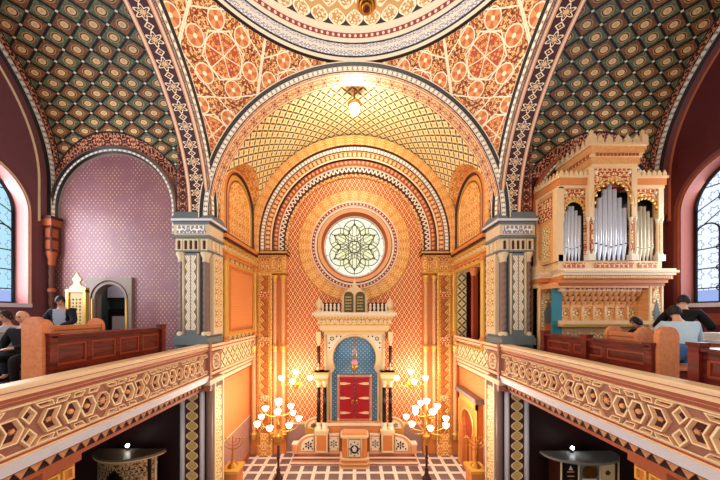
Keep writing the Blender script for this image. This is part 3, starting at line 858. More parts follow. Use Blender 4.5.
    struct(m.build('pillar_corner_' + s, [M['brownc'], M['rust'] if sg < 0 else M['maroon'], M['maroon']]), 'thin twisted brown column in the corner of the %s gallery' % s)
    # gallery floor, raised platform
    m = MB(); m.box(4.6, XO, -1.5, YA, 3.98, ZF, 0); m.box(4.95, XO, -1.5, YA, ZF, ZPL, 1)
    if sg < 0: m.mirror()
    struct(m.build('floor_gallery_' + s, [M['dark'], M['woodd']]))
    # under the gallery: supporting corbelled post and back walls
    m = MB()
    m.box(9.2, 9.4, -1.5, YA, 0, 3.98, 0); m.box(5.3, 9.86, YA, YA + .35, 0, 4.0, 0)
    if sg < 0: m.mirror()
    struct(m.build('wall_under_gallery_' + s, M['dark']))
    m = MB(); m.box(4.62, 5.3, 3.85, 4.4, 3.78, 3.98, 0); m.box(4.68, 5.2, 3.9, 4.35, 3.5, 3.78, 1); m.box(4.76, 5.1, 3.96, 4.28, 3.1, 3.5, 0)
    for a, b_ in ((3.93, 4.1), (4.14, 4.31)): m.prism(rect(a, b_, 3.54, 3.74), 'x', 4.64, 4.69, [rect(a + .03, b_ - .03, 3.57, 3.71)], mi=2)
    for a in (4.75, 4.95, ): m.prism(rect(a, a + .17, 3.54, 3.74), 'y', 3.87, 3.91, [rect(a + .03, a + .14, 3.57, 3.71)], mi=2)
    m.box(4.82, 5.04, 4.0, 4.24, .4, 3.1, 1); m.box(4.74, 5.12, 3.92, 4.32, 0, .4, 0)
    if sg < 0: m.mirror()
    struct(m.build('pillar_under_gallery_' + s, [M['rust'], M['orange'], M['gold']]), 'orange corbelled post carrying the %s gallery' % s)
for sg in (-1, 1): side_arm(sg)
# room behind the arched opening on the left
m = MB(); m.box(-8.7, -6.5, 9.3, 9.35, 4.9, 8.2, 0); m.box(-8.7, -8.65, 8.45, 10, 4.9, 8.2, 0); m.box(-6.5, -6.45, 8.45, 10, 4.9, 8.2, 0)
m.box(-8.7, -6.5, 8.45, 10, 8.2, 8.25, 0); m.box(-8.7, -6.5, 8.45, 10, 4.85, 4.9, 0)
m.box(-8.6, -6.6, 9.05, 9.29, 6.8, 7.5, 1); m.box(-8.3, -7.8, 8.9, 9.2, 4.9, 6.15, 1); m.box(-8.6, -8.2, 9.1, 9.29, 5.2, 6.4, 2)
struct(m.build('wall_back_room', [plain('dark_teal', '#4a5650'), M['white'], M['gunmetal']]))
d = bpy.data.objects.new('door_2', None); COL.objects.link(d); d.location = (-7.57, YA, 4.9); d['kind'] = 'structure'; d['label'] = 'arched opening with a moulded grey frame in the plum wall'
m = MB(); fr = lambda g: rect(-8.02 - g, -7.12 + g, 4.9, 6.68)[:2] + arc(-7.57, 6.68, .45 + g, 0, pi, 16)
m.prism(rect(-8.26, -6.88, 4.9, 7.36), 'y', YA - .08, YA - .001, [[(a, max(b_, 4.92)) for a, b_ in fr(.14)]], mi=0)
m.prism([(a, max(b_, 4.91)) for a, b_ in fr(.16)], 'y', YA - .05, YA + .02, [[(a, max(b_, 4.93)) for a, b_ in fr(.08)]], mi=1)
m.prism([(a, max(b_, 4.91)) for a, b_ in fr(.09)], 'y', YA - .07, YA + .05, [[(a, max(b_, 4.93)) for a, b_ in fr(.02)]], mi=0)
for x in (-8.1, -7.04): m.tube([(x, YA - .07, 4.95), (x, YA - .07, 6.7)], .03, 8, mi=2)
m.build('door_frame', [M['door_grey'], M['plum'], M['gold']], d)

# gallery parapets with geometric relief
def parapet(sg):
    s = 'left' if sg < 0 else 'right'; XF = 4.4
    m = MB(); y0, y1 = -1.5, YP - .04
    # profile (x, z) swept along y; nearer the nave = smaller x
    prof = [(4.72, 4.3), (4.72, 5.27), (4.62, 5.33), (4.36, 5.33), (4.33, 5.3), (4.34, 5.26), (4.37, 5.24), (4.37, 5.2), (4.34, 5.18), (4.35, 5.13), (4.39, 5.11), (4.39, 5.06), (XF, 5.04), (XF, 4.44), (4.38, 4.42), (4.35, 4.4), (4.35, 4.385), (4.32, 4.38), (4.37, 4.2), (4.5, 4.19), (4.5, 4.15), (4.53, 4.14), (4.53, 4.0), (4.56, 3.98), (4.56, 3.92), (4.75, 3.9), (4.75, 4.3)]
    mis = [9, 9, 9, 9, 9, 2, 9, 9, 2, 9, 2, 9, 0, 9, 2, 9, 9, 1, 3, 3, 3, 4, 3, 3, 4, 4]
    for yy0, yy1 in ((y0, y1),):
        for i in range(len(prof) - 1):
            (xa, za), (xb, zb) = prof[i], prof[i + 1]
            m.add([(xa, yy0, za), (xa, yy1, za), (xb, yy1, zb), (xb, yy0, zb)], [(yy0, 0), (yy1, 0), (yy1, 1), (yy0, 1)], mi=mis[i])
    for yv in (y0, y1): m.add([(p[0], yv, p[1]) for p in prof], mi=9)
    # zigzag teeth along the lower cornice
    n = int((y1 - y0) / .17)
    for k in range(n):
        y = y0 + .17 * (k + .5)
        a, b_, c_ = (4.5, y - .075, 4.13), (4.5, y + .075, 4.13), (4.51, y, 4.01)
        back = [(4.54, q[1], q[2]) for q in (a, b_, c_)]; pk = (4.47, y, 4.09)
        for p, q in ((a, b_), (b_, c_), (c_, a)): m.add([p, q, pk], mi=5)
        for p, q, p2, q2 in ((a, c_, back[0], back[2]), (c_, b_, back[2], back[1])): m.add([p, q, q2, p2], mi=3)
    # relief panels
    def frame(poly, w=.028, h=.05, deep=.006, inn=6, bar=11):
        P0 = poly; P1 = inset(poly, .008); P2 = inset(poly, w); P3 = inset(poly, w + .022); lv = [(P0, .0), (P1, h), (P2, h), (P3, deep)]
        for (Pa, da), (Pb, db), mi in ((lv[0], lv[1], bar), (lv[1], lv[2], 7), (lv[2], lv[3], bar)):
            for i in range(len(poly)):
                j = (i + 1) % len(poly)
                m.add([(XF - da, *Pa[i]), (XF - da, *Pa[j]), (XF - db, *Pb[j]), (XF - db, *Pb[i])], mi=mi)
        tr = tessellate_polygon([[Vector((*p, 0)) for p in P3]])
        for t in tr: m.add([(XF - deep, *P3[k]) for k in t], mi=inn)
        return P3
    zc, H = 4.74, .275
    def hexa(y, w, h, bow=0):
        pts = [(y - w, zc), (y - w * .5, zc - h), (y + w * .5, zc - h), (y + w, zc), (y + w * .5, zc + h), (y - w * .5, zc + h)]
        return pts
    def boss(y, z, r, star):
        N = 12 if star else 10
        ring = [((r if (k % 2 == 0 or not star) else r * .5), 2 * pi * k / N) for k in range(N)]
        P = [(XF - .035, y + q * cos(a), z + q * sin(a)) for q, a in ring]; Bk = [(XF - .004, y + q * 1.1 * cos(a), z + q * 1.1 * sin(a)) for q, a in ring]
        for k in range(N): m.add([Bk[k], Bk[(k + 1) % N], P[(k + 1) % N], P[k]], mi=8); m.add([P[k], P[(k + 1) % N], (XF - .05, y, z)], mi=8)
    U = 1.97; base = 5.45 - 3 * U - U
    hh = .175
    k = 0; yb = base
    while yb < y1:
        # positions inside one repeat
        xs = [(0, 'X'), (.27, 'B'), (.53, 'H'), (.775, 'H'), (1.035, 'S'), (1.295, 'H'), (1.54, 'H'), (1.80 - .02, 'B')]
        for o, t in xs:
            y = yb + o
            if y < y0 + .15 or y > y1 - .16: continue
            if t == 'X':
                for zz in (zc + .15, zc - .15):
                    frame([(y - .1, zz), (y, zz - .14), (y + .1, zz), (y, zz + .14)], .026, .05, .006, 6)
            elif t == 'B':
                d_ = 1 if o < 1 else -1
                pts = [(y - .15 * d_, zc), (y - .07 * d_, zc - hh), (y + .13 * d_, zc - hh * .95), (y + .06 * d_, zc), (y + .13 * d_, zc + hh * .95), (y - .07 * d_, zc + hh)]
                frame(pts, .026, .05, .006, 6); boss(y - .03 * d_, zc, .038, True)
            elif t == 'H':
                frame(hexa(y, .142, hh * .98), .032, .055, .006, 6); boss(y, zc, .038, False)
            else:
                pts = []
                for q in range(8):
                    a = q * pi / 4 + pi / 4 * .5; pts.append((y + (.13) * cos(a), zc + .17 * sin(a)))
                frame(pts, .02, .05, .006, 6); boss(y, zc, .065, True)
            # top and bottom trapezoids beside this motif
        for o, wd in ((.135 + .03, .23), (.43, .2), (.66, .19), (.89, .2), (1.17, .2), (1.42, .19), (1.65, .2), (1.97 - .165, .0)):
            if wd == 0: continue
            y = yb + o
            if y < y0 + .2 or y > y1 - .16: continue
            for sz in (1, -1):
                za, zb = zc + sz * .287, zc + sz * .19
                sk = .05 * (1 if int(o * 10) % 2 else -1)
                frame([(y - wd / 2, za), (y + wd / 2, za), (y + wd / 2 + sk - .02, zb), (y - wd / 2 + sk + .02, zb)], .02, .05, .006, 6)
        yb += U
    for z in (zc + .297, zc - .297): m.tube([(XF - .02, y0, z), (XF - .02, y1, z)], .012, 5, mi=7)
    # ark arm stretch: scroll relief with a roundel at the pier
    ya, yb2 = YP, YB - .35
    prof2 = [(4.72, 4.3), (4.72, 5.25), (4.34, 5.3), (4.34, 5.22), (4.4, 5.16), (4.41, 5.08), (4.45, 5.06), (4.45, 4.46), (4.4, 4.43), (4.38, 4.36), (4.44, 4.28), (4.46, 4.2), (4.52, 4.12), (4.52, 4.0), (4.62, 3.9), (4.62, 4.3)]
    mi2 = [2, 2, 9, 2, 9, 2, 10, 2, 9, 2, 9, 2, 9, 2, 2]
    for i in range(len(prof2) - 1):
        (xa, za), (xb, zb) = prof2[i], prof2[i + 1]
        m.add([(xa, ya, za), (xa, yb2, za), (xb, yb2, zb), (xb, ya, zb)], [(ya, za), (yb2, za), (yb2, zb), (ya, zb)], mi=mi2[i])
    m.box(4.3, 4.74, YP - .05, YP + .03, 3.92, 5.36, 0)
    m.box(4.38, 4.46, YP + .03, YP + .75, 4.48, 5.05, 0)
    m.tube([(4.37, YP + .4 + .2 * cos(a), 4.76 + .23 * sin(a)) for a in lin(0, 2 * pi, 20)[:-1]], .03, 6, mi=9, closed=True); 
    for q in range(6): m.sph((4.38, YP + .4 + .1 * cos(q * pi / 3), 4.76 + .11 * sin(q * pi / 3)), .045, 6, 5, mi=9)
    for yy in lin(YP + .85, yb2 - .5, 9):
        m.tube([(4.44, yy + .11 * cos(a), 4.76 + .18 * sin(a)) for a in lin(0, 2 * pi, 14)[:-1]], .02, 5, mi=9, closed=True); m.sph((4.44, yy, 4.76), .05, 6, 5, mi=9)
    m.box(4.4, 4.46, yb2 - .32, yb2, 4.48, 5.05, 0); m.box(4.39, 4.42, yb2 - .25, yb2 - .07, 4.55, 4.98, 10)
    if sg < 0: m.mirror()
    mats = [M['fascia'], M['white'], M['fascstripe'], M['rust'], M['dark'], M['peach'], M['fascin'], M['fasctop'], M['peach'], M['rail'], M['scrollG'], M['fascbar']]
    struct(m.build('wall_parapet_' + s, mats), 'cream gallery parapet carved with hexagons and stars on the %s' % s)
M['fascia'] = plain('fascia_pinkish_cream', '#a8705a', .45)
M['fascbar'] = plain('fascia_bar', '#e0b084', .45)
M['fasctop'] = plain('fascia_gilded_edge', '#fbe3b4', .42)
M['fascin'] = plain('fascia_recess', '#501c17', .55)
M['fascstripe'] = plain('fascia_red_stripe', '#a8543a', .5)
for sg in (-1, 1): parapet(sg)
# ------------------------------------------------------------------ the ark and its steps
m = MB()
for k in range(3): m.box(-2.62 + .07 * k, 2.62 - .07 * k, 10.66 + .2 * k, YB, .11 * k, .11 * (k + 1), k % 2); m.box(-2.64 + .07 * k, 2.64 - .07 * k, 10.64 + .2 * k, 10.7 + .2 * k, .11 * (k + 1) - .03, .112 * (k + 1), 2)
struct(m.build('floor_steps', [plain('red_marble', '#c48468', .3), plain('brown_marble', '#a8664e', .3), M['cream2']]), 'marble steps in front of the ark')
def petals(mb, cx, cz, r, y, mi, n=6, cm=None):
    for k in range(n):
        a = 2 * pi * k / n + pi / 2; ca, sa = cos(a), sin(a)
        q = [(.22, 0), (.55, .2), (.95, 0), (.55, -.2)]
        mb.prism([(cx + r * (p * ca - t * sa), cz + r * (p * sa + t * ca)) for p, t in q], 'y', y - .012, y, mi=mi)
    if cm is not None: mb.prism(arc(cx, cz, r * .16, 0, 2 * pi, 10)[:-1], 'y', y - .012, y, mi=cm)
ark = thing('torah_ark', 'tall cream and gold ark with a blue arched niche and crimson doors', 'ark', (0, 11.4, .33))
m = MB()                                                              # carcass
m.box(-1.35, 1.35, 11.2, YB - .02, .33, 1.5, 0); m.box(-1.3, -1.04, 11.42, YB - .02, 1.5, 5.4, 1); m.box(1.04, 1.3, 11.42, YB - .02, 1.5, 5.4, 1)
m.box(-1.38, 1.38, 11.15, 11.25, 1.42, 1.52, 2); m.box(-1.05, 1.05, 11.62, YB - .02, 1.5, 5.4, 1); m.box(-.62, .62, 11.12, 11.2, .95, 1.36, 3)
m.build('ark_body', [M['orange'], M['cream'], M['cream2'], plain('pink_marble', '#c58b76', .35)], ark)
m = MB(); m.box(-1.03, 1.03, 11.58, 11.62, 1.52, 5.3); m.build('niche_back', M['blue'], ark)
# horseshoe arch plate and spandrels
hole = [(-1.0, 1.52), (1.0, 1.52), (1.0, 3.62), (.9, 3.74)] + arc(0, 4.3, .93, -.42, pi + .42, 28) + [(-.9, 3.74), (-1.0, 3.62)]
m = MB(); m.prism(rect(-1.33, 1.33, 1.5, 5.42), 'y', 11.36, 11.44, [hole], mi=0, side_mi=1)
m.sweep([(1.03, .0), (1.02, .03), (.96, .03), (.93, 0)], [1, 0, 1], (0, 11.36, 4.3), (1, 0, 0), (0, 0, 1), (0, -1, 0), -.4, pi + .4, 40)
for sg in (-1, 1):
    m.tube([(sg * 1.26, 11.34, 1.6), (sg * 1.26, 11.34, 5.3)], .05, 8, mi=0); m.tube([(sg * 1.08, 11.35, 1.6), (sg * 1.08, 11.35, 3.6)], .03, 8, mi=1)
m.build('arch_frame', [M['cream'], M['gold']], ark)
for sg in (-1, 1):
    m = MB(); o = [(sg * 1.17, 4.6), (sg * 1.17, 5.3), (sg * .3, 5.3)] + [(sg * 1.04 * cos(a), 4.3 + 1.04 * sin(a)) for a in lin(1.28, .35, 10)]
    m.prism(o if sg > 0 else o[::-1], 'y', 11.34, 11.36, mi=0)
    petals(m, sg * .98, 5.14, .13, 11.34, 1)
    for px_, pz_ in ((1.1, 4.75), (.6, 5.24), (1.1, 4.95), (.78, 5.24)): m.sph((sg * px_, 11.335, pz_), .035, 6, 4, mi=1)
    m.build('spandrel_panel', [M['cream2'], M['navy']], ark)
# entablature
m = MB()
for hx, yf, z0, z1, mi in ((1.42, 11.3, 5.42, 5.5, 1), (1.5, 11.24, 5.5, 5.72, 0), (1.56, 11.2, 5.72, 5.77, 1), (1.6, 11.15, 5.77, 6.02, 2), (1.68, 11.1, 6.02, 6.1, 1), (1.74, 11.05, 6.1, 6.18, 0), (1.8, 11.0, 6.18, 6.28, 3)):
    m.box(-hx, hx, yf, YB - .02, z0, z1, mi)
for k in range(17):
    x = -1.5 + k * 3.0 / 16
    m.prism(rect(x - .065, x + .065, 5.8, 5.9)[:2] + arc(x, 5.9, .065, 0, pi, 6), 'y', 11.11, 11.16, mi=0)
for k in range(24): x = -1.6 + k * 3.2 / 23; m.cbox((x, 11.08, 6.06), .06, .06, .06, 0)
m.build('entablature', [M['cream'], M['gold'], M['scrollG'], M['cream2']], ark)
for sg in (-1, 1):
    m = MB(); x = sg * 1.56                                              # hanging bracket and thin dark column
    m.box(x - .1, x + .1, 11.2, YB - .02, 5.1, 5.45, 0); m.rev([(.0, 0), (.03, .05), (.1, .25), (.11, .35), (0, .35)], (x, 11.32, 4.78), 10, 0)
    m.tube([(x, 11.36, 3.9), (x, 11.36, 4.85)], .07, 10, mi=1); m.rev([(.0, 0), (.06, .05), (.08, .12), (.03, .2), (.04, .3), (0, .4)], (x, 11.3, 3.72), 8, 0)
    m.build('side_bracket', [M['cream'], M['maroon']], ark)
# paired black columns
for sg in (-1, 1):
    m = MB(); m.box(sg * 1.4 - .3, sg * 1.4 + .3, 10.95, 11.44, 3.5, 3.76, 0); m.box(sg * 1.4 - .34, sg * 1.4 + .34, 10.92, 11.44, 3.68, 3.76, 1); m.box(sg * 1.4 - .26, sg * 1.4 + .26, 11.0, 11.44, 3.4, 3.5, 1)
    m.build('impost_block', [M['cream'], M['gold']], ark)
    m = MB(); m.box(sg * 1.4 - .25, sg * 1.4 + .25, 10.98, 11.32, .33, 1.2, 0)
    m.prism(rect(sg * 1.4 - .27, sg * 1.4 + .27, .36, 1.2), 'y', 10.95, 10.99, [rect(sg * 1.4 - .2, sg * 1.4 + .2, .44, 1.1)], mi=1); m.box(sg * 1.4 - .3, sg * 1.4 + .3, 10.93, 11.34, 1.18, 1.3, 1)
    m.build('pedestal', [M['orange'], M['cream']], ark)
    for dx in (-.13, .13):
        m = MB(); x = sg * 1.4 + dx; y = 11.13
        m.tube([(x, y, 1.6), (x, y, 3.1)], [.085, .078], 12); c = m.build('column', plain('black_marble', '#1a1012', .18), ark)
        m = MB(); m.rev([(.12, 0), (.12, .1), (.09, .13), (.11, .18), (.085, .3)], (x, y, 1.3), 12); m.build('base_moulding', M['cream2'], c)
        m = MB(); m.rev([(.08, 0), (.1, .03), (.08, .07), (.14, .22), (.15, .3), (0, .3)], (x, y, 3.1), 12); m.build('capital', M['cream'], c)
# crimson doors
for sg in (-1, 1):
    m = MB(); x0, x1 = sorted((sg * .015, sg * .64)); m.box(x0, x1, 11.5, 11.56, 1.58, 3.4)
    d = m.build('door', M['crimson'], ark); d['label'] = 'crimson door leaf'
    for z in (1.85, 2.5, 3.14):
        m = MB(); o = sg * .64; t = sg
        m.prism([(o, z - .05), (o - t * .18, z - .06), (o - t * .42, z - .02), (o - t * .48, z), (o - t * .42, z + .02), (o - t * .18, z + .06), (o, z + .05)][::t], 'y', 11.48, 11.5)
        m.build('strap_hinge', M['paleg'], d)
    m = MB(); m.tube([(sg * .1 + .05 * cos(a), 11.48, 2.32 + .06 * sin(a)) for a in lin(0, 2 * pi, 10)[:-1]], .016, 5, closed=True); m.sph((sg * .1, 11.48, 2.4), .035, 6, 5); m.build('ring_handle', M['brass'], d)
m = MB(); m.prism(rect(-.78, .78, 1.52, 3.52), 'y', 11.5, 11.57, [rect(-.66, .66, 1.58, 3.42)], mi=0)
for sx in (-1, 1):
    for z in (1.55, 3.48): m.sph((sx * .72, 11.49, z), .07, 8, 5, (1, .4, 1), mi=1)
m.build('door_surround', [plain('rose_gold_frame', '#c98573', .4), M['paleg']], ark)
# tablets and cresting
m = MB(); m.prism(rect(-.56, .56, 6.28, 6.8)[:2] + [(.56, 6.95), (.3, 7.3), (.1, 7.42), (.05, 7.62), (0, 7.78), (-.05, 7.62), (-.1, 7.42), (-.3, 7.3), (-.56, 6.95)], 'y', 11.3, 11.38)
cr = m.build('cresting_gable', M['cream'], ark)
for sg in (-1, 1):
    m = MB(); x = sg * .25
    m.prism(rect(x - .2, x + .2, 6.3, 6.98)[:2] + arc(x, 6.98, .2, 0, pi, 10), 'y', 11.2, 11.3, mi=0)
    m.prism(rect(x - .215, x + .215, 6.28, 6.98)[:2] + arc(x, 6.98, .215, 0, pi, 10), 'y', 11.23, 11.31, mi=1)
    rnd = random.Random(sg)
    for k in range(5):
        xx = x - .14
        while xx < x + .12:
            w_ = rnd.uniform(.02, .05); m.box(xx, xx + w_, 11.19, 11.2, 6.4 + k * .13, 6.45 + k * .13, 1); xx += w_ + .02
    tb = m.build('tablet', [plain('tablet_green', '#4c4c36', .4), M['gold']], cr); tb['label'] = 'dark round topped stone tablet with rows of gold marks'
for sg in (-1, 1):
    m = MB(); m.box(sg * 1.53 - .13, sg * 1.53 + .13, 11.05, 11.3, 6.28, 6.38)
    m.rev([(.1, 0), (.06, .05), (.13, .16), (.15, .26), (.12, .38), (.03, .5), (0, .56)], (sg * 1.53, 11.18, 6.38), 12)
    m.build('corner_finial', M['cream'], ark)
    m = MB(); m.box(sg * 1.02 - .42, sg * 1.02 + .42, 11.1, 11.2, 6.28, 6.33); m.box(sg * 1.02 - .42, sg * 1.02 + .42, 11.22, 11.26, 6.28, 6.7, 1)
    for k in range(5): m.rev([(.05, 0), (.03, .04), (.06, .14), (.04, .24), (.055, .3), (0, .36)], (sg * 1.02 + (k - 2) * .17, 11.15, 6.33), 8)
    m.build('cresting_baluster', [M['cream2'], M['maroon']], ark)

# parapet of the ark platform
def ark_parapet(sg):
    r = thing('ark_parapet', 'low carved parapet with white star panels %s of the central lectern' % ('left' if sg < 0 else 'right'), 'parapet', (sg * 1.6, 11.2, .33), 'parapets before the ark')
    m = MB(); y0, y1 = 11.04, 11.16
    P = [(.6, .33), (2.45, .33), (2.45, .55)] + [(1.7 + .72 * cos(a), .55 + .52 * sin(a)) for a in lin(.0, pi / 2, 10)] + [(.6, 1.07)]
    P = [(sg * a, b_) for a, b_ in P]
    # leave the pedestal out
    def clip(lo, hi): return [p for p in P]
    Pa = [(.65, .33), (1.07, .33), (1.07, 1.07), (.65, 1.07)]
    Pb = [(1.72, .33), (2.45, .33), (2.45, .6)] + [(1.7 + .72 * cos(a), .55 + .52 * sin(a)) for a in lin(.1, pi / 2, 10)] + [(1.72, 1.07)]
    for Q in (Pa, Pb):
        Q = [(sg * a, b_) for a, b_ in Q]; mm = MB(); mm.prism(Q if sg > 0 else Q[::-1], 'y', y0, y1, mi=0); mm.build('parapet_panel', [M['peach'], M['cream2'], M['gold']], r)
    mm = MB(); mm.box(*sorted((sg * .65, sg * 1.07)), y0 - .04, y1, 1.07, 1.12, 0); mm.build('coping', M['cream2'], r)
    m.tube([(sg * (1.7 + .74 * cos(a)), y0, .55 + .55 * sin(a)) for a in lin(0, pi / 2, 10)], .035, 6, mi=1)
    m.box(*sorted((sg * 2.42, sg * 2.62)), y0 - .1, y1 + .05, .33, .72, 0); m.box(*sorted((sg * 2.4, sg * 2.64)), y0 - .12, y1 + .05, .7, .76, 1)
    m.build('end_block', [M['peach'], M['cream2'], M['gold']], r); m = MB()
    Q = [(1.72, .33), (2.2, .33), (2.2, 1.2)] + [(1.62 + .58 * cos(a), 1.2 + .42 * sin(a)) for a in lin(0, 1.39, 8)]
    Q = [(sg * a, b_) for a, b_ in Q]; m.prism(Q if sg > 0 else Q[::-1], 'y', 11.55, 11.68, mi=2)
    m.tube([(sg * (1.62 + .58 * cos(a)), 11.55, 1.2 + .43 * sin(a)) for a in lin(0, pi / 2, 8)], .035, 6, mi=1)
    m.build('rear_arch', [M['peach'], M['cream2'], M['gold']], r)
    m = MB(); Q = [(sg * a, b_) for a, b_ in rect(.66, 1.06, .44, 1.0)]; m.prism(Q if sg > 0 else Q[::-1], 'y', y0 - .02, y0, mi=0); petals(m, sg * .88, .72, .19, y0 - .02, 1, 6, 1)
    for dx in (-.17, .17):
        for dz in (-.22, .22): m.sph((sg * .88 + dx, y0 - .02, .72 + dz), .03, 6, 4, mi=1)
    m.build('star_panel', [M['cream2'], M['greyd']], r)
    m = MB(); Q = [(sg * a, b_) for a, b_ in [(1.74, .42), (2.26, .42), (2.26, .6)] + [(1.74 + .52 * cos(a), .6 + .38 * sin(a)) for a in lin(.1, pi / 2, 8)]]
    m.prism(Q if sg > 0 else Q[::-1], 'y', y0 - .02, y0, mi=0); petals(m, sg * 1.95, .66, .2, y0 - .02, 1, 6, 1)
    for a_, b_ in ((2.17, .5), (1.79, .5), (1.79, .86)): m.sph((sg * a_, y0 - .02, b_), .035, 6, 4, mi=1)
    p = m.build('star_panel', [M['cream2'], M['black']], r); p['label'] = 'rounded star panel'
    m = MB(); m.prism([(sg * 1.7, 1.14), (sg * 2.08, 1.14)][::sg] + [(sg * (1.68 + .4 * cos(a)), 1.16 + .34 * sin(a)) for a in lin(.1, pi / 2, 8)][::sg] if sg > 0 else [(-1.68 - .4 * cos(a), 1.16 + .34 * sin(a)) for a in lin(pi / 2, .1, 8)][::-1] + [(-2.08, 1.14), (-1.7, 1.14)], 'y', 11.53, 11.55, mi=0)
    petals(m, sg * 1.83, 1.28, .12, 11.53, 1, 6, 1); m.build('star_panel', [M['cream2'], M['black']], r)
for sg in (-1, 1): ark_parapet(sg)

# lectern with a rounded front
lec = thing('lectern', 'round fronted orange lectern in the middle of the ark steps', 'lectern', (0, 10.7, 0))
def dshape(hx, yf, yb, n=10): return [(-hx, yb)] + [(-hx + .18 - .18 * cos(a), yf + .18 - .18 * sin(a)) for a in lin(0, pi / 2, 5)] + [(hx - .18 + .18 * sin(a), yf + .18 - .18 * cos(a)) for a in lin(0, pi / 2, 5)] + [(hx, yb)]
m = MB()
for k, (hx, yf, z0, z1, mi) in enumerate(((.62, 10.42, 0, .05, 1), (.6, 10.44, .05, .17, 0), (.61, 10.43, .17, .2, 1), (.58, 10.46, .2, .33, 0), (.6, 10.44, .33, .38, 1))): m.prism(dshape(hx, yf, 11.05), 'z', z0, z1, mi=mi)
m.build('plinth', [M['orange'], M['cream']], lec)
m = MB(); m.prism(dshape(.52, 10.52, 11.05), 'z', .38, 1.2, mi=0); m.prism(dshape(.58, 10.46, 11.05), 'z', 1.2, 1.27, mi=1); m.box(-.5, .5, 10.6, 11.0, 1.27, 1.36, 2)
for sx in (-.27, .27): m.tube([(sx, 10.5, .42), (sx, 10.5, 1.18)], .03, 6, mi=1)
m.build('body', [M['orange'], M['cream'], M['peach']], lec)
m = MB(); m.box(-.22, .22, 10.49, 10.52, .46, 1.12, 0); m.prism(arc(0, .76, .17, 0, 2 * pi, 20)[:-1], 'y', 10.47, 10.49, mi=1); m.prism([(-.06, .68), (.06, .68), (.1, .8), (0, .92), (-.1, .8)], 'y', 10.45, 10.47, mi=2)
for a in lin(0, 2 * pi, 8)[:-1]: m.sph((.2 * cos(a), 10.48, .78 + .27 * sin(a)), .03, 6, 4, mi=1)
m.build('medallion_panel', [M['cream2'], M['black'], M['white']], lec)
# reading table at the bottom edge
t = thing('reading_table', 'dark green topped table standing on the tiles before the ark steps', 'table', (-.08, 8.1, 0))
m = MB(); m.prism([(-.58, 7.4), (.42, 7.4), (.42, 8.1)] + [(.24 + .18 * cos(a), 8.1 + .18 * sin(a)) for a in lin(0, pi / 2, 5)] + [(-.4 + .18 * cos(a), 8.1 + .18 * sin(a)) for a in lin(pi / 2, pi, 5)], 'z', .86, .91); m.build('table_top', plain('green_baize', '#4d6a58', .9), t)
for x in (-.5, .34):
    for y in (7.48, 8.1): mm = MB(); mm.tube([(x, y, 0), (x, y, .86)], .035, 8); mm.build('leg', M['woodd'], t)
# eternal lamp
l = thing('hanging_lamp', 'small pink and brass lamp hanging on chains in the blue niche', 'lamp', (0, 11.3, 3.7))
m = MB(); m.rev([(0, 0), (.03, .03), (.05, .1), (.13, .22), (.17, .32), (.15, .36)], (0, 11.3, 3.66), 12); m.sph((0, 11.3, 3.62), .035, 6, 5); m.build('bowl', M['brass'], l)
m = MB(); m.rev([(.13, 0), (.15, .1), (.1, .26), (0, .26)], (0, 11.3, 4.0), 10); m.build('glass', plain('rose_glass', '#e6a0a8', .15), l)
m = MB()
for k in range(3):
    a = 2 * pi * k / 3 + pi / 2; m.tube([(.16 * cos(a), 11.3 + .1 * sin(a), 4.0), (.06 * cos(a), 11.3 + .05 * sin(a), 4.7), (0, 11.3, 5.24)], .01, 4)
m.tube([(0, 11.3, 5.2), (0, 11.33, 5.22)], .02, 5); m.build('chain', M['brass'], l)

# ------------------------------------------------------------------ lamps
def shade_mb(mb, c, r=.1):
    mb.rev([(.0, 0), (r * .35, .01), (r * .8, r * .55), (r, r * 1.1), (r * 1.15, r * 1.5), (r * .7, r * 1.75), (0, r * 1.85)], c, 12)
def candelabrum(x, y, lab):
    r = thing('floor_candelabrum', lab, 'candelabrum', (x, y, 0), 'tall lit candelabra before the ark')
    m = MB(); m.rev([(.17, 0), (.17, .05), (.12, .09), (.08, .2), (.06, .3)], (x, y, 0), 16); m.build('base', M['woodd'], r)
    m = MB(); m.tube([(x, y, .28), (x, y, 1.3)], .045, 10); m.sph((x, y, .35), .085, 10, 6); m.sph((x, y, .8), .065, 10, 6); m.build('pole', M['woodd'], r)
    m = MB(); m.rev([(.04, 0), (.1, .05), (.06, .12), (.14, .22), (.19, .36), (.12, .42), (.05, .48), (.04, .7), (.09, .75), (.04, .82), (.03, 1.3), (.07, 1.36), (.03, 1.42), (.02, 1.55)], (x, y, 1.28), 14); m.build('stem', M['brass'], r)
    def arm(R, z0, z1, a, n):
        m = MB(); c, s = cos(a), sin(a)
        m.tube([(x + c * q * R, y + s * q * R, z0 + h * (z1 - z0)) for q, h in ((0, 0), (.25, -.25), (.55, -.2), (.85, .1), (1, .6), (1, 1))], .02, 6)
        m.sph((x + c * R * .55, y + s * R * .55, z0 - .22 * (z1 - z0)), .035, 6, 5); m.rev([(0, 0), (.05, .01), (.03, .04)], (x + c * R, y + s * R, z1 - .03), 8)
        A_ = m.build('arm', M['brass'], r); q = MB(); shade_mb(q, (x + c * R, y + s * R, z1), .105); q.build('glass_shade', M['globe'], A_)
    for k in range(7): arm(.76, 1.85, 2.14, 2 * pi * k / 7 + .12, k)
    for k in range(4): arm(.46, 2.42, 2.6, 2 * pi * k / 4 + .25, k)
    q = MB(); shade_mb(q, (x, y, 2.83), .11); q.build('glass_shade', M['globe'], r)
candelabrum(-2.87, 9.8, 'tall brass candelabrum with lit tulip shades left of the ark')
candelabrum(2.72, 9.8, 'tall brass candelabrum with lit tulip shades right of the ark')
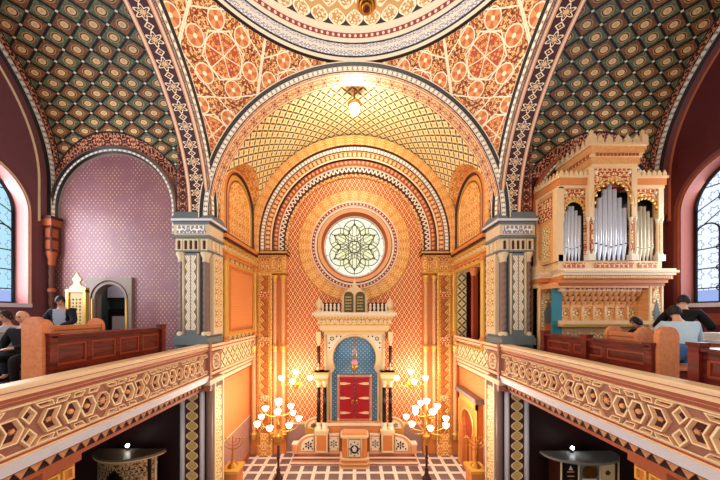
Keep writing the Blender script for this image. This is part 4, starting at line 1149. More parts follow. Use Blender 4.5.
def sconce(x, lab):
    r = thing('wall_sconce', lab, 'wall lamp', (x, 11.75, 3.2), 'branched sconces beside the ark')
    yh = 11.15
    m = MB(); m.tube([(x, YB - .02, 3.0), (x, 11.5, 3.0), (x, yh, 3.1)], .03, 8); m.prism(arc(x, 3.0, .14, 0, 2 * pi, 14)[:-1], 'y', YB - .05, YB - .004); m.build('bracket', M['brass'], r)
    m = MB(); m.rev([(0, 0), (.05, .05), (.12, .14), (.07, .22), (.04, .3), (.03, .62), (0, .64)], (x, yh, 2.98), 12); m.build('hub', M['brass'], r)
    for R, a, z in ((.62, pi, 3.36), (.62, 0, 3.36), (.6, -pi / 2, 3.36), (.001, 0, 3.62)):
        c, s = cos(a), sin(a)
        if R > .1:
            m = MB(); m.tube([(x, yh, 3.2), (x + c * R * .5, yh + s * R * .5, 3.14), (x + c * R, yh + s * R, 3.2), (x + c * R, yh + s * R, z)], .018, 6); A_ = m.build('arm', M['brass'], r)
        else: A_ = r
        q = MB(); shade_mb(q, (x + c * R, yh + s * R, z), .11); q.build('glass_shade', M['globe'], A_)
sconce(-2.52, 'branched brass wall lamp with lit glass shades on the lattice wall left of the ark')
sconce(2.42, 'branched brass wall lamp with lit glass shades on the lattice wall right of the ark')
def menorah(x, y, lab):
    p = thing('pedestal', 'small gilded pedestal under the ' + ('left' if x < 0 else 'right') + ' hand menorah by the side wall', 'pedestal', (x, y, 0), 'pedestals of the menorahs')
    m = MB(); m.box(x - .3, x + .3, y - .3, y + .3, 0, .1, 0); m.box(x - .24, x + .24, y - .24, y + .24, .1, .84, 1); m.box(x - .3, x + .3, y - .3, y + .3, .84, .94, 0); m.build('pedestal_block', [M['gold'], M['orange']], p)
    r = thing('menorah', lab, 'menorah', (x, y, .94), 'seven branched menorahs by the side walls')
    m = MB(); m.rev([(.17, 0), (.16, .05), (.07, .12), (.04, .2), (.03, .55), (.05, .6), (.025, .66), (.02, 1.02)], (x, y, .94), 12)
    for z in (1.2, 1.32): m.sph((x, y, z), .05, 8, 5)
    m.build('stem', M['brass'], r)
    for R in (.12, .24, .36):
        for sg in (-1, 1):
            m = MB(); m.tube([(x + sg * R * sin(t), y, 1.6 - .0 + .36 - (R + .0) * cos(t) + (R - .36) ) if 0 else (x + sg * R * sin(t), y, 1.9 - R * 1.0 * cos(t)) for t in lin(0, pi / 2, 8)], .014, 6); m.sph((x + sg * R, y, 1.92), .035, 6, 5); m.build('branch', M['brass'], r)
    m = MB(); m.sph((x, y, 1.97), .035, 6, 5); m.build('candle_cup', M['brass'], r)
menorah(-4.22, 9.02, 'thin brass menorah on a pedestal against the left arm wall')
menorah(4.2, 9.02, 'thin brass menorah on a pedestal against the right arm wall')
r = thing('vault_lamp', 'lit glass globe lamp hanging from the golden vault', 'ceiling lamp', (0, 8.9, 13.3))
gz = 13.34
m = MB(); m.rev([(.18, 0), (.22, .03), (.25, .08), (.2, .13), (.08, .17), (.03, .2), (.02, .6)], (0, 8.9, gz - .02), 18); m.build('brass_cap', M['brass'], r)
m = MB(); m.rev([(.0, -.27), (.09, -.25), (.15, -.18), (.18, -.08), (.18, 0)], (0, 8.9, gz - .02), 18); m.build('globe', M['globe'], r)
r = thing('dome_lamp', 'brass ringed lamp with a red centre hanging from the dome', 'pendant lamp', (.16, YC, 10.3))
m = MB(); m.rev([(.0, -.02), (.035, -.02), (.035, .0)], (.16, YC, 10.3), 14); m.build('red_boss', plain('red_boss', '#7a1414', .3), r)
m = MB()
for R, z in ((.055, 0), (.085, .03), (.118, .06)): m.tube([(.16 + R * cos(a), YC + R * sin(a), 10.3 + z) for a in lin(0, 2 * pi, 20)[:-1]], .016, 6, closed=True)
m.rev([(.12, .06), (.06, .14), (.02, .2), (.015, .3)], (.16, YC, 10.3), 14); m.build('brass_ring', M['brass'], r)
m = MB(); m.tube([(.16, YC, 10.55), (.02, YC, 18.0)], .012, 6); m.build('chain', M['brass'], r)
# ------------------------------------------------------------------ organ in the right gallery
def organ():
    g = thing('pipe_organ', 'gilded pipe organ with silver pipes standing in the right gallery', 'pipe organ', (7.0, 7.4, ZPL))
    W, G, R_, CR, K = M['woodo'], M['scrollG'], M['scrollR'], M['organc'], M['black']
    yf = 7.0; yb = 8.05; s = .0269
    X_ = lambda px: (px - 354.5) * s
    # lower case
    xa, xb = X_(560), X_(668)
    m = MB(); m.box(xa + .3, xb - .35, yf + .45, yb, ZPL, 7.3, 3)
    m.box(xa, xb, yf + .1, yb, 6.95, 7.1, 0); m.box(5.46, xa + .3, 7.78, yb, ZPL, 7.1, 0)
    m.build('lower_case', [W, G, R_, M['rust']], g)
    m = MB(); m.box(xa + .02, xa + .3, yf + .3, yf + .34, ZPL, 7.0); m.build('teal_panel', M['teal'], g)
    # corner pilasters
    def pil(x0, x1, y0, y1, lab):
        m = MB(); m.box(x0, x1, y0, y1, ZPL, 7.1, 0); m.box(x0 - .03, x1 + .03, y0 - .03, y1, 7.0, 7.12, 1)
        x = (x0 + x1) / 2; w = (x1 - x0) / 2 - .08
        m.prism(rect(x - w, x + w, 5.3, 6.55)[:2] + [(x + w, 6.55), (x + w * .55, 6.85), (x, 7.0), (x - w * .55, 6.85), (x - w, 6.55)], 'y', y0 - .03, y0, mi=2)
        m.prism(rect(x - w * .6, x + w * .6, 5.95, 6.25)[:2] + [(x + w * .6, 6.3), (x, 6.6), (x - w * .6, 6.3)], 'y', y0 - .045, y0 - .03, mi=3); m.box(x - w * .6, x + w * .6, y0 - .045, y0 - .03, 5.5, 5.95, 4)
        for xx in (x0 + .04, x1 - .04): m.tube([(xx, y0 - .01, ZPL), (xx, y0 - .01, 7.0)], .035, 8, mi=1)
        m.build('pilaster', [W, CR, G, M['greyd'], M['orange']], g)
    pil(5.46, 6.04, 7.74, 7.95, ''); pil(xb - .4, xb, yf + .12, yf + .5, '')
    # frieze and muqarnas row
    x0, x1 = xa + .28, xb - .38; n = 7; dx = (x1 - x0) / n
    m = MB(); m.box(x0 - .1, x1 + .1, yf + .2, yf + .5, 6.86, 7.05, 1)
    for k in range(8): m.box(x0 + (x1 - x0) * k / 8 + .04, x0 + (x1 - x0) * (k + 1) / 8 - .04, yf + .18, yf + .2, 6.89, 7.0, 2)
    m.build('frieze', [W, CR, R_], g)
    m = MB()
    for row, (z, o, sh) in enumerate(((6.72, .22, 0), (6.58, .28, .5), (6.44, .33, 0))):
        for k in range(n * 2 - (1 if sh else 0)):
            x = x0 + (k + .5 + sh) * dx / 2
            m.rev([(0, 0), (.03, .0), (.05, .03), (dx * .26, .12), (dx * .27, .15)], (x, yf + o + .1, z), 8, 0 if (k + row) % 2 else 1)
    m.build('stalactite_row', [W, M['peach']], g)
    for k in range(n):
        m = MB(); x = x0 + (k + .5) * dx; w = dx * .36
        m.prism(rect(x - dx / 2 + .01, x + dx / 2 - .01, 6.05, 6.5), 'y', yf + .38, yf + .44, [rect(x - w, x + w, 6.1, 6.3)[:2] + arc(x, 6.3, w, 0, pi, 8)], mi=0)
        m.box(x - w, x + w, yf + .42, yf + .45, 6.1, 6.48, 1); m.tube([(x - dx / 2, yf + .36, 6.05), (x - dx / 2, yf + .36, 6.45)], .03, 6, mi=2)
        m.build('arched_panel', [W, G, CR], g)
    m = MB(); m.box(x0 - .1, x1 + .1, yf + .05, yf + .5, 5.95, 6.05, 0); m.box(x0 - .1, x1 + .1, yf + .1, yf + .5, 5.88, 5.95, 1); m.build('console_ledge', [CR, M['gold']], g)
    m = MB(); m.prism(rect(x0, x1, 5.1, 5.85), 'y', yf + .36, yf + .42, [rect(x0 + .12, x1 - .12, 5.2, 5.75)], mi=0); m.box(x0, x1, yf + .41, yf + .46, 5.1, 5.85, 1); m.build('console_panel', [CR, G], g)
    # main cornice
    def slab(z0, z1, o, mi, mb):
        P = [(5.44, 7.76 - o), (5.72 + o * .2, 7.76 - o), (xa + .05, yf + .1 - o), (xb + o, yf + .1 - o), (xb + o, yb), (5.44, yb)]
        mb.prism(P, 'z', z0, z1, mi=mi)
    m = MB()
    for z0, z1, o, mi in ((7.0, 7.08, .02, 2), (7.08, 7.17, .06, 1), (7.17, 7.28, .12, 1), (7.28, 7.34, .16, 3), (7.34, 7.4, .2, 0), (7.4, 7.45, .16, 3)): slab(z0, z1, o, mi, m)
    for k in range(46): m.cbox((xa + .1 + (xb - xa - .1) * k / 45, yf - .05, 7.22), .03, .06, .06, 0)
    m.build('main_cornice', [CR, M['orange'], M['rust'], M['cream2']], g)
    # upper case
    ua, ub = X_(563), X_(667)
    m = MB(); slab(7.45, 7.68, -.02, 0, m)
    for a, b_ in ((567, 588), (599, 638), (643, 662)): m.box(X_(a), X_(b_), yf + .09, yf + .12, 7.5, 7.63, 1)
    m.build('pipe_ledge', [CR, R_], g)
    m = MB()                                                             # little cresting over the left wing
    for k in range(6): x = 5.46 + .09 * k; m.prism([(x, 7.68), (x + .09, 7.68), (x + .075, 7.8), (x + .045, 7.88), (x + .015, 7.8)], 'y', 7.78, 7.81)
    m.build('wing_cresting', CR, g)
    m = MB(); m.box(ua, ub, yf + .3, yb, 7.68, 9.65, 0); m.build('pipe_chamber', K, g)
    # side face with grille
    m = MB(); m.box(ua - .02, ua + .05, yf + .12, yb, 7.68, 9.7, 0); m.box(ua - .05, ua - .02, yf + .35, yb - .15, 8.95, 9.55, 1)
    m.box(ua - .05, ua - .02, yf + .45, yf + .7, 7.75, 8.75, 2); m.box(ua - .08, ua + .08, yf + .08, yf + .25, 7.68, 9.7, 3); m.box(ua - .08, ua + .02, yb - .15, yb, 7.68, 9.7, 3)
    m.build('side_panel', [W, R_, M['scrollG'], CR], g); 
    m = MB(); m.box(ub - .05, ub + .02, yf + .12, yb, 7.68, 9.7); m.build('side_panel', W, g)
    # bays
    cA, cB = X_(592), X_(635)
    def bay(x0, x1, ztop, zsp, name, yo):
        cx = (x0 + x1) / 2; w = (x1 - x0) / 2 - .07
        hole = [(x0 + .07, 7.69), (x1 - .07, 7.69), (x1 - .07, zsp)] + [(cx + w * cos(a) * (1 - .0), zsp + w * 1.35 * sin(a) ** .85) for a in lin(.05, pi - .05, 14)] + [(x0 + .07, zsp)]
        m = MB(); m.prism(rect(x0, x1, 7.68, ztop), 'y', yo, yo + .035, [hole], mi=0)
        lob = 11
        for k in range(lob):
            a = pi * (k + .5) / lob; m.sph((cx + w * .98 * cos(a), yo - .005, zsp + w * 1.33 * sin(a) ** .85), .05, 6, 5, (1, .5, 1), mi=1)
        m.tube([(cx + (w + .08) * cos(a), yo - .01, zsp + (w + .08) * 1.33 * sin(a) ** .85) for a in lin(.0, pi, 16)], .018, 5, mi=1)
        for sx in (x0 + .13, x1 - .13): m.sph((sx, yo - .01, ztop - .12), .05, 8, 5, (1, .5, 1), mi=2)
        m.build(name, [R_, M['gold'], M['cream2']], g)
    bay(ua + .05, cA, 9.68, 8.95, 'left_bay_arch', yf + .14); bay(cB, ub - .02, 9.68, 8.95, 'right_bay_arch', yf + .14); bay(cA, cB, 10.18, 9.12, 'tower_arch', yf + .02)
    # posts and slim columns
    for x, y, zt in ((ua + .05, yf + .1, 9.7), (cA, yf + .0, 10.2), (cB, yf + .0, 10.2), (ub - .03, yf + .1, 9.7)):
        m = MB(); m.box(x - .07, x + .07, y, y + .12, 8.85, zt, 0); m.box(x - .1, x + .1, y - .02, y + .12, 7.68, 7.85, 1)
        for dx in (-.055, .055): col_shaft(m, x + dx, y + .05, 7.83, 8.85, .03, 0, 8, mi2=1)
        m.build('post', [CR, M['cream2']], g)
    # cornices: side bays then tower
    def crest(m, x0, x1, y, z, n, h, mi):
        for k in range(n):
            x = x0 + (x1 - x0) * k / n; d = (x1 - x0) / n
            m.prism([(x + .08 * d, z), (x + .92 * d, z), (x + .85 * d, z + h * .5), (x + .62 * d, z + h * .75), (x + .5 * d, z + h), (x + .38 * d, z + h * .75), (x + .15 * d, z + h * .5)], 'y', y, y + .04, mi=mi)
    def crest_x(m, x, y0, y1, z, n, h, mi):
        for k in range(n):
            y = y0 + (y1 - y0) * k / n; d = (y1 - y0) / n
            m.prism([(y + .08 * d, z), (y + .92 * d, z), (y + .62 * d, z + h * .75), (y + .5 * d, z + h), (y + .38 * d, z + h * .75)], 'x', x, x + .04, mi=mi)
    for x0, x1 in ((ua, cA), (cB, ub)):
        m = MB()
        m.box(x0 - .04, x1 + .04, yf + .08, yb, 9.66, 9.74, 1); m.box(x0 - .06, x1 + .06, yf + .05, yb, 9.74, 9.92, 0); m.box(x0 - .09, x1 + .09, yf + .02, yb, 9.92, 9.98, 1)
        crest(m, x0 - .06, x1 + .06, yf + .03, 9.98, 7, .16, 1)
        if x0 == ua: crest_x(m, ua - .08, yf + .05, yb, 9.98, 8, .16, 1)
        m.build('bay_cornice', [M['orange'], CR], g)
    m = MB(); m.box(cA + .04, cB - .04, yf + .1, yb, 9.7, 10.2, 2)
    for o, z0, z1, mi in ((.04, 10.16, 10.24, 1), (.07, 10.24, 10.42, 0), (.1, 10.42, 10.5, 1), (.13, 10.5, 10.68, 0), (.18, 10.68, 10.74, 1)):
        m.box(cA - o, cB + o, yf - o, yb, z0, z1, mi)
    for k in range(12): m.cbox((cA + (cB - cA) * (k + .5) / 12, yf - .1, 10.46), .05, .05, .07, 2)
    for k in range(9): m.cbox((cA - .11, yf + k * .11, 10.46), .05, .05, .07, 2)
    m.build('tower_cornice', [W, CR, M['rust']], g)
    m = MB(); crest(m, cA - .02, cB + .02, yf - .15, 10.74, 5, .24, 0); crest_x(m, cA - .17, yf, yb, 10.74, 6, .22, 0)
    for x in (cA - .1, cB + .1): m.box(x - .08, x + .08, yf - .17, yf - .0, 10.74, 10.92); m.rev([(.08, 0), (.1, .05), (.04, .12), (.06, .17), (0, .24)], (x, yf - .09, 10.9), 10)
    m.build('tower_cresting', CR, g)
    # pipes
    def pipes(xc, n, w, ztops, zmouth, y, mat, lab):
        for k in range(n):
            t = (k - (n - 1) / 2); x = xc + t * w / n; r = w / n * .46; q = abs(t) / ((n - 1) / 2)
            zt = ztops[0] + (ztops[1] - ztops[0]) * q ** 1.3; zm = zmouth + .1 * q
            m = MB(); m.rev([(.02, 7.68), (r * .45, 7.74), (r * 1.02, zm - .02), (r, zm), (r, zt), (r * .8, zt), (r * .8, zt - .3)], (x, y, 0), 12)
            m.box(x - r * .55, x + r * .55, y - r * 1.06, y - r * .8, zm, zm + .07)
            p = m.build('pipe', mat, g)
            if k == (n - 1) // 2: p['label'] = lab
            d = MB(); d.box(x - r * .5, x + r * .5, y - r * 1.1, y - r * .85, zm + .015, zm + .05); d.build('pipe_mouth', M['black'], p)
    pipes((cA + cB) / 2, 7, .94, (9.8, 9.12), 8.02, yf + .125, M['silver'], 'tallest silver pipe of the central tower')
    pipes((ua + cA) / 2, 6, .58, (9.25, 8.95), 7.98, yf + .225, M['silver'], 'silver pipe of the bay nearest the pier')
    pipes((cB + ub) / 2, 6, .62, (9.25, 8.9), 7.98, yf + .225, M['silverg'], 'warm silver pipe of the bay nearest the window')
organ()
# ------------------------------------------------------------------ pews, chair, booths
def pew_front(name, label, sg, X0, y0, y1, ztop, npan, zend, post=None, grp=None, end_near=True, nearX=None):
    """panelled front of a pew row facing the parapet; sg side; X0 = panel plane (absolute)"""
    r = thing(name, label, 'pew', (sg * (X0 + .2), (y0 + y1) / 2, ZPL), grp)
    def fin(m, *a):
        if sg < 0: m.mirror()
        return m.build(*a)
    m = MB(); m.box(X0 + .03, X0 + .08, y0, y1, ZPL, ztop - .02, 0)
    n = npan; g = .09; L = (y1 - y0 - g) / n
    for k in range(n + 1): m.box(X0 + .003, X0 + .05, y0 + k * L, y0 + k * L + g, ZPL + .3, ztop - .05, 0)
    m.box(X0, X0 + .05, y0, y1, ztop - .14, ztop - .03, 0); m.box(X0, X0 + .05, y0, y1, ZPL + .3, ZPL + .48, 0); m.box(X0 - .04, X0 + .08, y0 - .02, y1, ZPL + .24, ZPL + .3, 0); m.box(X0 - .05, X0 + .08, y0 - .02, y1, ZPL, ZPL + .24, 1)
    fin(m, 'front_panel', [M['wood'], M['woodd']], r)
    for k in range(n):
        m = MB(); a, b_ = y0 + k * L + g, y0 + (k + 1) * L
        m.prism(rect(a, b_, ZPL + .48, ztop - .14), 'x', X0 + .012, X0 + .032, [rect(a + .03, b_ - .03, ZPL + .51, ztop - .17)], mi=0)
        fin(m, 'panel_moulding', [M['woodm']], r)
    m = MB(); m.box(X0 - .05, X0 + .3, y0 - .02, y1, ztop - .03, ztop + .015, 0); fin(m, 'top_rail', [M['wood']], r)
    m = MB(); m.box(X0 + .08, X0 + .36, y0 + .03, y1 - .03, ZPL + .6, ZPL + .64, 0); fin(m, 'book_shelf', [M['woodd']], r)
    for yy in ([y1] if end_near else [y0, y1]) + ([post] if post else []):
        m = MB(); m.box(X0 - .06, X0 + .09, yy - .06, yy + .06, ZPL, ztop + .04, 0); m.box(X0 - .07, X0 + .08, yy - .08, yy + .08, ztop + .04, ztop + .09, 0); fin(m, 'post', [M['wood']], r)
    if end_near:
        m = MB(); xa = X0 - .0 if nearX is None else nearX; xb = xa + .33; rr = .165
        Q = [(xa, ZPL), (xb, ZPL), (xb, zend - rr)] + arc((xa + xb) / 2, zend - rr, rr, 0, pi, 12) + [(xa, zend - rr)]
        m.prism(Q, 'y', y0 - .1, y0 - .02, mi=0)
        e = fin(m, 'end_panel', [M['woodl']], r); e['label'] = 'round topped paler end panel'
        m = MB(); m.box(X0 - .07, X0 + .04, y0 - .06, y0 + .08, ztop + .0, ztop + .05, 0); m.box(X0 - .05, X0 + .04, y0 - .05, y0 + .06, ZPL, ztop, 0); fin(m, 'corner_post', [M['wood']], r)
def pew(name, label, sg, X0, y0, y1, zb, zs, grp=None, zend=None, zp=ZPL):
    r = thing(name, label, 'pew', (sg * (X0 + .3), (y0 + y1) / 2, zp), grp)
    def fin(m, *a):
        if sg < 0: m.mirror()
        return m.build(*a)
    m = MB(); m.prism([(X0, zs - .02), (X0 + .05, zs - .02), (X0 + .02, zb - .03), (X0 - .0, zb), (X0 - .05, zb), (X0 - .05, zb - .08), (X0 - .03, zb - .1)], 'y', y0, y1, mi=0); fin(m, 'backrest', [M['woodl']], r)
    m = MB(); m.box(X0, X0 + .3, y0, y1, zs - .04, zs, 0); fin(m, 'seat', [M['woodl']], r)
    m = MB(); m.box(X0 + .24, X0 + .28, y0, y1, zp, zs - .04, 0); fin(m, 'seat_front', [M['wood']], r)
    for yy in (y0 - .04, y1):
        zt = zend or zb + .1
        m = MB(); xa, xb = X0 - .08, X0 + .26; rr = .17
        Q = [(xa, zp), (xb, zp), (xb, zt - rr)] + arc((xa + xb) / 2, zt - rr, rr, 0, pi, 12) + [(xa, zt - rr)]
        m.prism(Q, 'y', yy, yy + .06, mi=0); fin(m, 'end_panel', [M['woodl']], r)
pew_front('panelled_pew', 'long dark red panelled pew front behind the left parapet, rounded end nearest the viewer', -1, 4.97, 4.25, 6.7, 5.88, 4, 6.2, None, 'panelled pew fronts behind the parapets', nearX=4.99)
pew('pew', 'orange backed pew with round ends behind the left panelled pew front', -1, 5.46, 4.64, 5.55, 6.03, ZPL + .42, 'short orange backed pews', 6.15)
pew_front('panelled_pew', 'dark red panelled pew front behind the right parapet, reaching up to the organ', 1, 4.9, 4.3, 6.7, 5.72, 3, 6.04, 5.5, 'panelled pew fronts behind the parapets', nearX=4.92)
pew('pew', 'orange backed pew with round ends behind the panelled front below the organ', 1, 5.42, 4.95, 5.5, 5.88, ZPL + .42, 'short orange backed pews', 5.99)
pew_front('panelled_pew', 'dark pew front cut by the right edge of the picture', 1, 4.8, 1.6, 3.64, 5.76, 3, 6.0, None, 'panelled pew fronts behind the parapets', end_near=False)
b_ = thing('wooden_step_box', 'plain brown box seat under the person in the pale blue shirt', 'box', (5.35, 4.5, ZPL))
m = MB(); m.box(5.3, 6.15, 4.36, 4.76, ZPL, 5.3, 0); m.build('box_body', M['wood'], b_); m = MB(); m.box(5.28, 6.17, 4.33, 4.78, 5.3, 5.34, 0); m.build('lid', M['woodl'], b_)
bench = thing('bench', 'plain dark bench under the seated men at the left edge', 'bench', (-6.8, 5.2, ZPL))
m = MB(); m.box(-7.5, -6.1, 5.25, 5.7, ZPL + .2, ZPL + .24, 0); m.build('seat', M['woodd'], bench)
for x in (-7.4, -6.2): m = MB(); m.box(x, x + .05, 5.3, 5.6, ZPL, ZPL + .2, 0); m.build('leg', M['woodd'], bench)
bn = thing('bench', 'plain dark bench behind the short pew below the organ', 'bench', (6.75, 5.75, ZPL))
m = MB(); m.box(6.65, 7.05, 5.65, 6.25, ZPL + .26, ZPL + .3, 0); m.build('seat', M['woodd'], bn)
for y in (5.7, 6.15): m = MB(); m.box(6.7, 7.0, y, y + .05, ZPL, ZPL + .26, 0); m.build('leg', M['woodd'], bn)
# ledge with papers by the right window
lg = thing('low_cabinet', 'low cabinet with a pale top under the right window', 'cabinet', (8.2, 5.6, ZPL))
m = MB(); m.box(7.6, 9.3, 5.3, 6.0, ZPL, 5.62, 0); m.build('cabinet_body', M['woodl'], lg); m = MB(); m.box(7.55, 9.34, 5.25, 6.05, 5.62, 5.68, 0); m.build('cabinet_top', M['white'], lg)
for k in range(3): m = MB(); m.box(7.7 + .55 * k, 8.17 + .55 * k, 5.28, 5.3, 5.0, 5.55); m.build('door', M['wood'], lg)
for k, (x, y, w_, d_, z0, h) in enumerate(((7.85, 5.6, .4, .5, 5.68, .09), (7.88, 5.58, .36, .46, 5.77, .06), (8.45, 5.65, .5, .42, 5.68, .15))):
    m = MB(); m.cbox((x, y, z0 + h / 2), w_, d_, h, 0); o = m.build('paper_stack', [M['paper'], M['scrollW']], None, (x, y, z0))
    tag(o, ['pile of white sheets on the low cabinet, lower of two', 'thin grey bundle lying on the pile of sheets on the low cabinet', 'thick block of white papers on the low cabinet beside the pile'][k], 'papers', 'papers on the low cabinet')
# gilded pierced chair on the left gallery
ch = thing('throne_chair', 'tall pale gold fretwork chair with a pointed finial by the plum wall', 'chair', (-8.05, 7.3, ZPL), None)
cx, cy = -8.07, 7.55
m = MB(); P = rect(cx - .24, cx + .24, 5.4, 6.86)
hs = []
for i in range(5):
    for j in range(12):
        x = cx - .2 + i * .1 + (.0 if j % 2 else .0); z = 5.55 + j * .1; w_ = .033
        hs.append([(x - w_, z), (x, z - w_ * 1.2), (x + w_, z), (x, z + w_ * 1.2)])
m.prism(P, 'y', cy, cy + .05, hs, mi=0); m.build('fretwork_back', plain('pale_gold', '#d8b878', .45), ch)
m = MB()
for x in (cx - .25, cx + .25): m.box(x - .04, x + .04, cy - .03, cy + .08, ZPL, 6.95 if x < cx else 7.0, 0)
m.build('back_post', M['gold'], ch)
m = MB(); m.box(cx - .29, cx + .29, cy - .04, cy + .09, 6.86, 6.93, 0); m.prism([(cx - .24, 6.93), (cx + .24, 6.93), (cx + .2, 7.02), (cx + .1, 7.08), (cx + .08, 7.16), (cx + .14, 7.24), (cx + .06, 7.34), (cx, 7.46), (cx - .06, 7.34), (cx - .14, 7.24), (cx - .08, 7.16), (cx - .1, 7.08), (cx - .2, 7.02)], 'y', cy, cy + .05, mi=0); m.build('finial', M['cream'], ch)
m = MB(); m.box(cx - .35, cx + .35, cy - .55, cy, 5.32, 5.42, 0); m.build('seat', M['crimson'], ch)
for x in (cx - .32, cx + .26): mm = MB(); mm.box(x, x + .06, cy - .55, cy - .49, ZPL, 5.32, 0); mm.build('leg', M['cream'], ch)

# booths under the galleries
bt = thing('display_booth', 'bow fronted pierced metal booth with a lit top under the left gallery', 'booth', (-6.6, 7.45, 0))
def bow(x0, x1, yb, d, n=24): return [(x0, yb)] + [(x0 + (x1 - x0) * k / n, yb - d * sin(pi * k / n) ** .6 - .12) for k in range(n + 1)] + [(x1, yb)]
m = MB(); m.prism(bow(-7.62, -5.62, 7.75, .5), 'z', 2.16, 2.22, mi=0); m.prism(bow(-7.63, -5.61, 7.75, .51), 'z', 2.13, 2.16, mi=1); m.build('booth_top', [plain('bronze_top', '#8a7358', .4, .3), M['cream']], bt)
m = MB(); pts = bow(-7.45, -5.8, 7.7, .42)[1:-1]
for i in range(len(pts) - 1):
    (xa, ya), (xb_, yb_) = pts[i], pts[i + 1]; mid = (i + .5) / (len(pts) - 1)
    zt = 1.65 + .25 * sin(pi * (mid - .36) / .28) if .36 < mid < .64 else 0
    m.add([(xa, ya, zt), (xb_, yb_, zt), (xb_, yb_, 2.13), (xa, ya, 2.13)], [(i * .08, zt), (i * .08 + .08, zt), (i * .08 + .08, 2.13), (i * .08, 2.13)])
b = B('pierced_metal_scroll'); lf = b.arab(b.u, b.v, .2); lf2 = b.arab(b.u + .05, b.v, .11)
m.build('pierced_front', b.out(b.mix(lf.ss(.0, .1), b.mix(lf2.ss(.2, .3), '#2a1a14', '#a87f5c'), '#d9b083'), .35, .4), bt)
m = MB(); m.box(-7.4, -5.85, 7.42, 7.7, 0, 2.13, 0); m.build('booth_core', M['gunmetal'], bt)
for x in (-7.47, -5.78): m = MB(); m.tube([(x, 7.56, 0), (x, 7.56, 2.13)], .035, 8); m.sph((x, 7.56, 1.9), .05, 8, 5); m.build('corner_rod', M['paleg'], bt)
bt = thing('ticket_counter', 'counter with a grey rounded top and picture panels under the right gallery', 'counter', (6.5, 7.5, 0))
m = MB(); m.prism([(6.57 + 1.07 * cos(a), 7.6 + .52 * sin(a)) for a in lin(pi, 2 * pi, 28)] + [(7.64, 7.72), (5.5, 7.72)], 'z', 2.1, 2.17, mi=0); m.build('counter_top', [plain('grey_top', '#8f8a84', .4)], bt)
m = MB(); m.box(5.75, 7.45, 7.32, 7.7, 0, 2.1, 0); m.build('counter_body', M['woodd'], bt)
def poster(x0, x1, col, deco):
    m = MB(); m.box(x0, x1, 7.29, 7.32, .9, 2.06, 0)
    if deco == 'round': m.prism(arc((x0 + x1) / 2, 1.8, .22, 0, 2 * pi, 20)[:-1], 'y', 7.28, 7.29, mi=1); m.box(x0 + .06, x1 - .1, 7.275, 7.29, .95, 1.62, 2)
    if deco == 'dark':
        for k in range(3): m.box(x0 + .1, x1 - .1, 7.285, 7.29, 1.55 + k * .12, 1.58 + k * .12, 1)
        m.prism([(x0 + .14, 1.86), (x1 - .14, 1.86), ((x0 + x1) / 2, 1.98)], 'y', 7.28, 7.29, mi=2)
    if deco == 'cream': m.prism(arc((x0 + x1) / 2, 1.78, .07, 0, 2 * pi, 12)[:-1], 'y', 7.28, 7.29, mi=1); m.box(x0 + .08, x1 - .08, 7.285, 7.29, 1.2, 1.5, 1)
    m.build('picture_panel', [col, M['brass'] if deco != 'dark' else M['peach'], M['paper']], bt)
poster(5.86, 6.26, M['black'], 'dark'); poster(6.32, 6.88, M['greyd'], 'round'); poster(6.9, 7.3, M['cream'], 'cream')
for x in (5.8, 6.29, 6.89, 7.4): m = MB(); m.tube([(x, 7.29, 0), (x, 7.29, 2.1)], .025, 6); m.build('metal_strip', M['paleg'], bt)
for x, y, z, lab in ((-6.68, 7.68, 2.22, 'small bright spot lamp on top of the pierced metal booth'), (6.38, 7.64, 2.17, 'small bright spot lamp on the grey counter top')):
    l = thing('spot_lamp', lab, 'lamp', (x, y, z))
    m = MB(); m.rev([(.05, 0), (.05, .02), (.015, .03), (.015, .1)], (x, y, z), 10); m.build('lamp_stand', M['gunmetal'], l)
    m = MB(); m.sph((x, y - .03, z + .14), .05, 10, 7); m.build('bulb', M['spot'], l)
# ------------------------------------------------------------------ people
def skinned(mb, chains, mi, sub=2):
    """chains: list of [(point, radius), ...]; points closer than 1e-5 merge; root = first vertex"""
    vs, rad, ed = [], [], []
    def idx(p, r):
        for i, q in enumerate(vs):
            if (q - p).length < 1e-5: return i
        vs.append(p.copy()); rad.append(r); return len(vs) - 1
    for c in chains:
        pr = None
        for p, r in c:
            i = idx(Vector(p), r)
            if pr is not None and i != pr: ed.append((pr, i))
            pr = i
    me = bpy.data.meshes.new('tmp'); me.from_pydata([tuple(v) for v in vs], ed, [])
    ob = bpy.data.objects.new('tmp', me); COL.objects.link(ob)
    md = ob.modifiers.new('s', 'SKIN'); md.use_smooth_shade = True
    for i, d in enumerate(me.skin_vertices[0].data): d.radius = (rad[i], rad[i]); d.use_root = (i == 0)
    ss = ob.modifiers.new('u', 'SUBSURF'); ss.levels = sub; ss.render_levels = sub
    dg = bpy.context.evaluated_depsgraph_get(); ev = ob.evaluated_get(dg); em = ev.to_mesh()
    b0 = len(mb.v)
    mb.v.extend(tuple(v.co) for v in em.vertices)
    for p in em.polygons: mb.fi([b0 + k for k in p.vertices], None, mi, True)
    ev.to_mesh_clear(); bpy.data.objects.remove(ob); bpy.data.meshes.remove(me)
